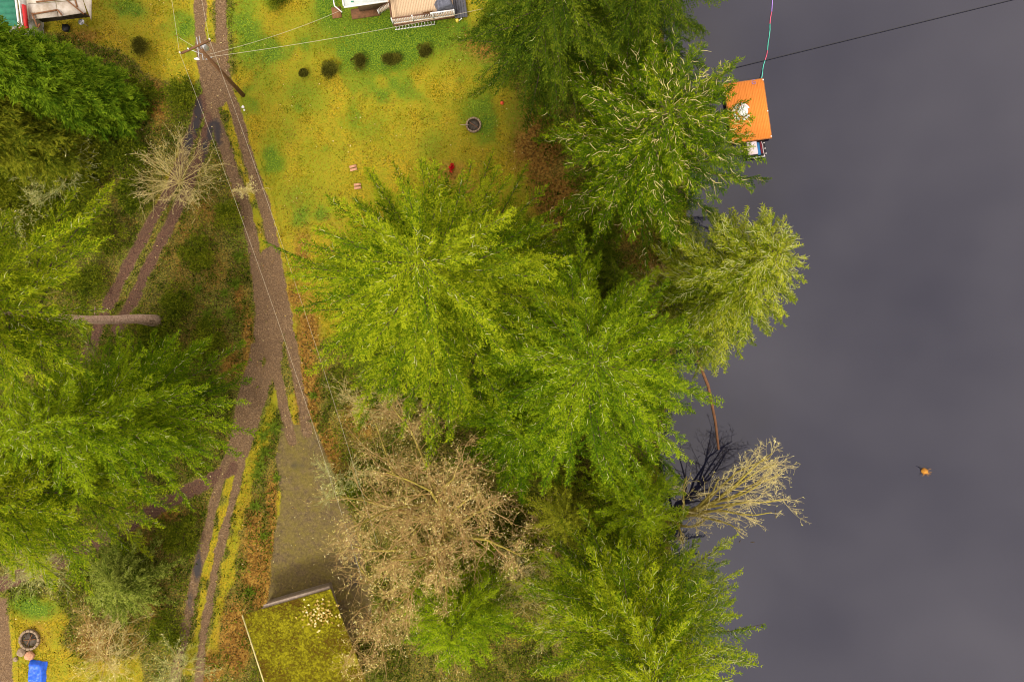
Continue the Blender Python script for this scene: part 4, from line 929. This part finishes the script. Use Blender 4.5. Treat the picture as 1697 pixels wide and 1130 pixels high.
for sx in (-.5, .5):
    for sy in (-.95, 1.3):
        mb = MB(); mb.box((sx * .9, sy, .15), (.1, .1, .34)); mb.build('leg', M_dkgrey, root2)
c = on(758, 36); root2 = empty('watering_can', c); tag(root2, 'small yellow and white watering can on the grass at the deck corner', 'watering can')
mb = MB(); mb.tube([(0, 0, 0), (0, 0, .3), (0, 0, .34)], [.15, .14, .06], 12); mb.build('body', M_yellow, root2, True)
mb = MB(); mb.tube([(.12, 0, .1), (.32, .08, .28), (.42, .12, .32)], [.04, .03, .07], 8); mb.build('spout', M_white, root2, True)

hc = on(600, -40); root = empty('white_house', hc, 0); tag(root, 'white-trimmed house with pale roof cut by the top edge beside the deck', 'house')
e0 = G(571, 11, 3.0) - hc; e0 = np.array(e0)
def hp(a, b_, z): return e0 + U * a + W_ * b_ + np.array([0, 0, z - 3.0])
mb = MB(); mb.add([hp(0, 0, 3), hp(3.6, 0, 3), hp(3.6, 8, 4.6), hp(0, 8, 4.6), hp(0, 0, 2.9), hp(3.6, 0, 2.9), hp(3.6, 8, 4.5), hp(0, 8, 4.5)], [(0, 1, 2, 3), (7, 6, 5, 4), (0, 4, 5, 1), (1, 5, 6, 2), (2, 6, 7, 3), (3, 7, 4, 0)]); mb.build('roof', M_roofgrey, root)
mb = MB(); mb.beam(hp(-.06, -.06, 2.97), hp(3.64, -.06, 2.97), .11, .12); g_ = mb.build('gutter', M_white, root)
mb = MB(); mb.beam(hp(-.06, .02, 3.02), hp(-.06, 8, 4.62), .12, .12); mb.build('barge_board', M_white, root)
mb = MB()
for a_, b2 in (((.8, .9), (3.2, .9)), ((3.2, .9), (3.2, 7.5)), ((3.2, 7.5), (.8, 7.5)), ((.8, 7.5), (.8, .9))):
    p0, p1 = hp(*a_, 1.4), hp(*b2, 1.4); mb.beam(p0, p1, .12, 2.9)
mb.build('wall', pbr('brown_siding', (.20, .13, .07), (.11, .07, .04), .85, 4, .2, stretch=(1, 1, 5)), root)
mb = MB(); mb.tube([hp(-.35, -.25, 2.6), hp(-.9, .35, 2.62), hp(-.95, 2, 2.64)], .05, 8); mb.build('drain_pipe', M_white, root)
mb = MB(); mb.box((0, 0, 0), (.22, .1, .03)); q = dk * 0; o_ = mb.build('green_toy', M_roofgreen, loc=hc + hp(.7, .25, 3.08)); tag(o_, 'small green scrap lying on the pale house roof edge', 'scrap'); o_.rotation_euler.x = .2
# wall-foot bed below the house
c = on(606, 22, .03); mb = MB(); mb.box((0, 0, .05), (2.5, .85, .12)); o_ = mb.build('flower_bed', pbr('bare_soil', (.19, .085, .04), (.09, .05, .02), .95, 5, .5), loc=c); o_.rotation_euler.z = ang; tag(o_, 'brown soil bed along the house wall left of the deck stairs', 'flower bed')
c = on(558, 22, .03); mb = MB(); mb.box((0, 0, .04), (.8, .95, .08)); o_ = mb.build('doormat', M_rust, loc=c); o_.rotation_euler.z = ang; tag(o_, 'worn brown pad on the lawn at the house corner', 'pad')

# ------------------------------------------------------------------ green-roofed cabin with lean-to (top left)
gc = on(-30, -40); root = empty('green_roofed_cabin', gc); tag(root, 'green-roofed cabin with white and red trim in the top left corner', 'cabin')
a2 = math.radians(2); U2 = np.array([math.cos(a2), math.sin(a2), 0]); W2 = np.array([-math.sin(a2), math.cos(a2), 0])
g0 = G(29, 44, 3.0) - gc
for i in range(5):      # lapped metal roofing courses
    o0 = -i * .5; mb = MB()
    mb.add([g0 + W2 * (i * .5) + [0, 0, i * .06], g0 + W2 * (i * .5 + .52) + [0, 0, i * .06 + .10], g0 + W2 * (i * .5 + .52) - U2 * 7 + [0, 0, i * .06 + .10], g0 + W2 * (i * .5) - U2 * 7 + [0, 0, i * .06],
            g0 + W2 * (i * .5) + [0, 0, i * .06 - .05], g0 + W2 * (i * .5 + .52) + [0, 0, i * .06 + .05], g0 + W2 * (i * .5 + .52) - U2 * 7 + [0, 0, i * .06 + .05], g0 + W2 * (i * .5) - U2 * 7 + [0, 0, i * .06 - .05]],
           [(3, 2, 1, 0), (4, 5, 6, 7), (0, 1, 5, 4), (1, 2, 6, 5), (2, 3, 7, 6), (3, 0, 4, 7)]); mb.build('roof_panel', M_roofgreen, root)
mb = MB(); mb.beam(g0 + U2 * .16 - W2 * .15 + [0, 0, .02], g0 + U2 * .06 + W2 * 3.6 + [0, 0, .35], .12, .14); mb.build('barge_board', M_white, root)
mb = MB(); mb.beam(g0 + U2 * .38 - W2 * .1 - [0, 0, .1], g0 + U2 * .26 + W2 * 3 + [0, 0, .2], .08, .14); mb.build('barge_board', M_white, root)
mb = MB(); mb.beam(g0 + U2 * .29 - W2 * .1 - [0, 0, .3], g0 + U2 * .18 + W2 * 3 - [0, 0, .0], .2, .04); mb.build('soffit', M_wall, root)
rp = G(41.5, 44, 3.0) - gc
mb = MB(); mb.beam(rp - W2 * .2 - [0, 0, .2], rp + W2 * 1.75 + [0, 0, .05], .2, .3); mb.build('red_trim', M_redpaint, root)
mb = MB(); mb.beam(G(30, 49, 2.95) - gc, G(46, 46, 2.95) - gc, .18, .2); mb.build('red_trim', M_redpaint, root)
mb = MB(); mb.beam(g0 - U2 * 7 + W2 * .4 - [0, 0, 1.7], g0 + W2 * .4 + U2 * .2 - [0, 0, 1.7], .12, 2.9); mb.beam(g0 + W2 * .45 + U2 * .15 - [0, 0, 1.7], g0 + W2 * 3.6 + U2 * .15 - [0, 0, 1.7], .12, 2.9); mb.build('wall', M_wall, root)

lc_ = on(95, 0); root = empty('lean_to_shelter', lc_); tag(root, 'stained white panel lean-to with rusty timber frame beside the cabin', 'shelter')
quad = [((46, 10), (106, 6), (104, -30), (44, -30)), ((108, 6), (147, -1), (150, -40), (106, -30))]
pans = [((47, 33), (96, 28), (92, 4), (44, 8)), ((97, 28), (143, 21), (137, 0), (93, 4)), ((44, 7), (91, 3), (88, -22), (42, -20)), ((92, 3), (136, -1), (133, -26), (89, -22)), ((138, 0), (151, 34), (152, -30), (134, -40))]
for q in pans:
    zz = 2.5; P = [G(x_, y_, zz + (y_ < 10) * .12) - lc_ for x_, y_ in q]; Q = [p - [0, 0, .05] for p in P]; mb = MB()
    mb.add(P + Q, [(0, 1, 2, 3), (7, 6, 5, 4), (0, 4, 5, 1), (1, 5, 6, 2), (2, 6, 7, 3), (3, 7, 4, 0)]); mb.build('roof_panel', M_awn, root)
for (ax_, ay_, bx_, by_) in ((53, 22, 63, 47), (55, 24, 95, 17), (95, 17, 103, 26), (108, -2, 139, 24), (122, -8, 128, 12), (60, 4, 110, -2), (63, 47, 66, 40)):
    mb = MB(); mb.beam(G(ax_, ay_, 2.68) - lc_, G(bx_, by_, 2.68) - lc_, .11, .09); mb.build('timber', M_rust, root)
for (ax_, ay_) in ((52, 30), (140, 20), (148, 28), (50, 0)):
    mb = MB(); g_ = on(ax_, ay_); g2 = G(ax_, ay_, 2.45); g2[:2] = g_[:2] * .98; mb.beam(g_ - lc_, np.array([g_[0], g_[1], 2.45]) - lc_, .1, .1); mb.build('post', M_rust, root)
mb = MB(); mb.beam(G(49, 31, 1.0) - lc_, G(138, 21, 1.0) - lc_, .06, 1.6); mb.build('back_wall', M_ash_shade, root)  # dark colour stands in for the shade beneath the lean-to roof
c = on(112, 49); mb = MB(); mb.box((0, 0, .18), (.45, .5, .36)); mb.box((0, 0, .38), (.5, .55, .04)); o_ = mb.build('storage_box', M_black, loc=c); tag(o_, 'black storage box on the ground below the lean-to', 'box')
c = on(146, 44); root = empty('satellite_dish', c); tag(root, 'white satellite dish on a short mast beside the lean-to', 'satellite dish')
dh = G(135, 37, 1.2) - c
mb = MB(); mb.tube([(0, 0, 0), dh * .5 + [0, 0, .2], dh - [0, 0, .1]], .03, 8); mb.build('mast', M_metal, root)
mb = MB(); mb.tube([dh + [0, 0, -.10], dh + [0, 0, -.06], dh + [0, 0, 0.03], dh + [0, 0, .02], dh + [0, 0, -.04]], [.03, .14, .26, .24, .03], 18); mb.build('dish', M_metal, root, True)
mb = MB(); mb.tube([dh + [.22, -.1, 0], dh + [.1, -.05, .3]], .012, 6); mb.box(dh + [.1, -.05, .32], (.06, .06, .08)); mb.build('feed_arm', M_metal, root)

# ------------------------------------------------------------------ dock
da = -math.atan2(14, 97)
zd = WATER_Z + .45
dc = G(1279, 228, zd); base = dc.copy(); base[2] = WATER_Z
UD = np.array([-math.cos(da), -math.sin(da), 0]); UD = np.array([-math.cos(math.atan2(14, 97)), math.sin(-math.atan2(14, 97)) * 1, 0]); 
VD = (G(1265, 131, zd) - dc); LD = np.linalg.norm(VD); VD /= LD; UD = np.array([VD[1] * -1, VD[0], 0])   # towards shore
if UD[0] > 0: UD = -UD
root = empty('floating_dock', base); tag(root, 'orange-stained timber swim dock on the lake under the fir', 'dock')
def qd(a, b_, z): return (dc - base) + UD * a + VD * b_ + np.array([0, 0, z])
rz = math.atan2(VD[1], VD[0]) - math.pi / 2
pm = MB(); pm.box((0, 0, 0), (.128, LD, .045)); dpl = pm.mesh('plank'); dpl.materials.append(M_dockwood)
for i in range(25):
    o_ = link('plank', dpl, None, root, loc=qd(.10 + i * .139, LD / 2, .003 * (i % 4))); o_.rotation_euler.z = rz
WD = 25 * .139 + .05
for a_, b_, c_, d_ in ((0, 0, 0, LD), (WD, 0, WD, LD), (0, -.03, WD, -.03), (0, LD + .03, WD, LD + .03)):
    mb = MB(); mb.beam(qd(a_, b_, -.09), qd(c_, d_, -.09), .06, .2); mb.build('rim_beam', M_dockside, root)
for b_ in (.5, LD / 2, LD - .5):
    mb = MB(); p0, p1 = qd(.3, b_, -.32), qd(WD - .3, b_, -.32); mb.tube([p0, p1], .2, 10); mb.build('float', M_black, root, True)
for (a_, b_) in ((.06, LD * .45), (.06, .1), (.06, LD - .1)):
    mb = MB(); mb.box(qd(a_, b_, .05), (.1, .1, .08)); mb.build('cleat', M_white, root)
mb = MB(); mb.tube([qd(.9 + .16 * math.cos(t), LD - .35 + .14 * math.sin(t) + .03 * t, .04) for t in np.linspace(0, 9, 24)], .022, 5); o_ = mb.build('rope_coil', pbr('purple_rope', (.3, .18, .4), None, .7, 3, 0), loc=base); tag(o_, 'small coil of purple rope at the lake end of the dock', 'rope')
# round table with curved benches
tcn = G(1231, 184, zd + .75); tb = tcn.copy(); tb[2] = zd + .03
root = empty('picnic_table', tb); tag(root, 'white round picnic table with curved benches on the dock', 'table')
mb = MB(); mb.tube([(0, 0, .69), (0, 0, .74)], .46, 28); mb.build('tabletop', M_white, root)
mb = MB(); mb.tube([(0, 0, 0), (0, 0, .69)], .05, 10); mb.build('pedestal', M_white, root)
for a0 in (3.3, 4.75, 0.5, 1.9):
    V = []; Fs = []; k = 8
    for i in range(k + 1):
        a = a0 + 1.15 * i / k
        for r_ in (.56, .78):
            for z_ in (.40, .45): V.append((r_ * math.cos(a), r_ * math.sin(a), z_))
    for i in range(k):
        b0 = i * 4; Fs += [(b0 + 1, b0 + 3, b0 + 7, b0 + 5), (b0, b0 + 4, b0 + 6, b0 + 2), (b0, b0 + 1, b0 + 5, b0 + 4), (b0 + 2, b0 + 6, b0 + 7, b0 + 3)]
    Fs += [(0, 2, 3, 1), (k * 4, k * 4 + 1, k * 4 + 3, k * 4 + 2)]
    mb = MB(); mb.add(V, Fs); bn = mb.build('bench', M_white, root)
    am = a0 + .575; mb = MB(); mb.beam((0, 0, .2), (.67 * math.cos(am), .67 * math.sin(am), .38), .04, .04); mb.build('bench_arm', M_white, bn)
# paddle boat moored at the near end
pc = G(1252, 243, WATER_Z + .3); pb2 = pc.copy(); pb2[2] = WATER_Z
root = empty('paddle_boat', pb2, rz); tag(root, 'small moored paddle boat with pale pink, blue and red parts at the dock end', 'boat')
mb = MB(); mb.add([(-1.0, -.95, .02), (.75, -.95, .02), (.85, .5, .02), (-1.0, .5, .02), (-1.05, -1.0, .3), (.8, -1.0, .3), (.9, .55, .3), (-1.05, .55, .3)], [(3, 2, 1, 0), (4, 5, 6, 7), (0, 1, 5, 4), (1, 2, 6, 5), (2, 3, 7, 6), (3, 0, 4, 7)]); mb.build('hull', M_black, root)
mb = MB(); mb.box((-.35, -.15, .42), (.85, 1.1, .12)); mb.build('bow_panel', M_pink, root)
mb = MB(); mb.box((.22, -.25, .36), (.26, 1.1, .08)); mb.build('seat', M_bluelight, root)
mb = MB(); mb.box((.44, -.2, .36), (.12, 1.0, .14)); mb.build('red_stripe', pbr('dark_red_plastic', (.22, .01, .02), None, .5, 3, 0), root)
mb = MB(); mb.tube([(.52, .35, .4), (.58, 0, .46), (.56, -.5, .46), (.64, -.95, .4)], .03, 6); mb.build('rail', M_pink, root)
mb = MB(); mb.box((-.1, -.98, .36), (1.6, .08, .07)); mb.build('gunwale', M_white, root)
for q in ((.78, -.3), (.8, -.75), (.76, .2)):
    mb = MB(); mb.tube([(q[0], q[1], .3), (q[0], q[1], .4)], .05, 8); mb.build('cleat', M_white, root)
# coloured float rope
pts = [(1262, 131, .42), (1264, 116, .1), (1268, 100, .06), (1272, 84, .05), (1275, 60, .05), (1276, 40, .05), (1279, 20, .05), (1281, -30, .05)]
rt_ = empty('swim_line', G(1262, 131, WATER_Z)); tag(rt_, 'thin rope of green, red and purple lengths floating from the dock to the top edge', 'rope')
cols = [pbr('teal_rope', (.12, .62, .48), None, .6, 3, 0), pbr('red_rope', (.75, .12, .20), None, .6, 3, 0), pbr('green_rope', (.10, .58, .42), None, .6, 3, 0), M_redpaint, pbr('violet_rope', (.42, .25, .75), None, .6, 3, 0)]
PP = np.array([G(x_, y_, WATER_Z + z_) for x_, y_, z_ in pts]) - G(1262, 131, WATER_Z)
for i in range(len(PP) - 1):
    mb = MB(); mb.tube([PP[i], (PP[i] + PP[i + 1]) / 2 + [.03 * (-1) ** i, 0, 0], PP[i + 1]], .035, 6); mb.build('rope_length', cols[(0, 0, 1, 2, 2, 1, 4)[i]], rt_)

# ------------------------------------------------------------------ shore things
pts = [(1150, 560), (1158, 600), (1174, 640), (1179, 665), (1186, 700), (1191, 745)]
P = np.array([G(x_, y_, WATER_Z + .05) for x_, y_ in pts]); c = P[0]
mb = MB(); mb.tube(P - c, [.08, .12, .13, .12, .11, .09], 9); tag(mb.build('floating_log', M_rust, loc=c, smooth=True), 'long brown log floating along the bank between the firs and the bare leaning tree', 'log')
rng = np.random.default_rng(8)
p = G(1531, 780, WATER_Z); root = empty('water_snag', p); tag(root, 'small orange-brown rotten stump sticking out of the open water', 'stump')
mb = MB(); mb.tube([(0, 0, -.3), (.02, 0, .12), (.05, .03, .3), (.1, .06, .36)], [.30, .26, .2, .05], 9); mb.build('stump', M_orange, root)
tb_ = Tubes()
for k in range(14):
    a = rng.uniform(-2.2, 1.2); L = rng.uniform(.3, .65); tb_.add(np.array([[.03, .02, .12]]), np.array([[L * math.cos(a), L * math.sin(a) * .8, rng.uniform(.1, .35)]]), .035, .012)
link('splinters', tb_.mesh('splinters', (0, 0, 0), 4), M_orange, root)['kind'] = 'stuff'
mb = MB(); mb.tube([(-.05, .05, -.05), (-.3, .25, .1), (-.55, .4, .22)], [.06, .04, .015], 6); mb.build('dark_reflection', M_black, root)  # black stick modelled as the stump's dark reflection on the water
for (x_, y_, a, L, lab) in ((1170, 583, -.5, .7, 'thin dark twig in the water below the leaning fir'), (1226, 897, 1.2, .3, 'tiny twig floating below the bare leaning tree'), (1247, 898, .1, .4, 'tiny twig beside it, farther from shore'), (1285, 852, 1.6, .8, 'short branch standing in the water under the leaning tree tips')):
    p = G(x_, y_, WATER_Z); mb = MB(); mb.tube([(-L / 2 * math.cos(a), -L / 2 * math.sin(a), -.02), (0, 0, .05), (L / 2 * math.cos(a), L / 2 * math.sin(a), .03)], [.02, .025, .01], 5); tag(mb.build('twig', M_bark, loc=p), lab, 'twig')
# fallen dead branch over the brown ground beside the lawn
p = on(912, 374, .12); mb = MB(); mb.tube([(-.9, -.1, .02), (-.2, 0, .1), (.9, .25, .12)], [.05, .045, .02], 6); tag(mb.build('fallen_branch', M_greywood, loc=p), 'pale fallen branch on the brown ground below the lawn', 'branch')
print('TRIS', sum(len(o.data.loops) - 2 * len(o.data.polygons) for o in scene.objects if o.type == 'MESH'))
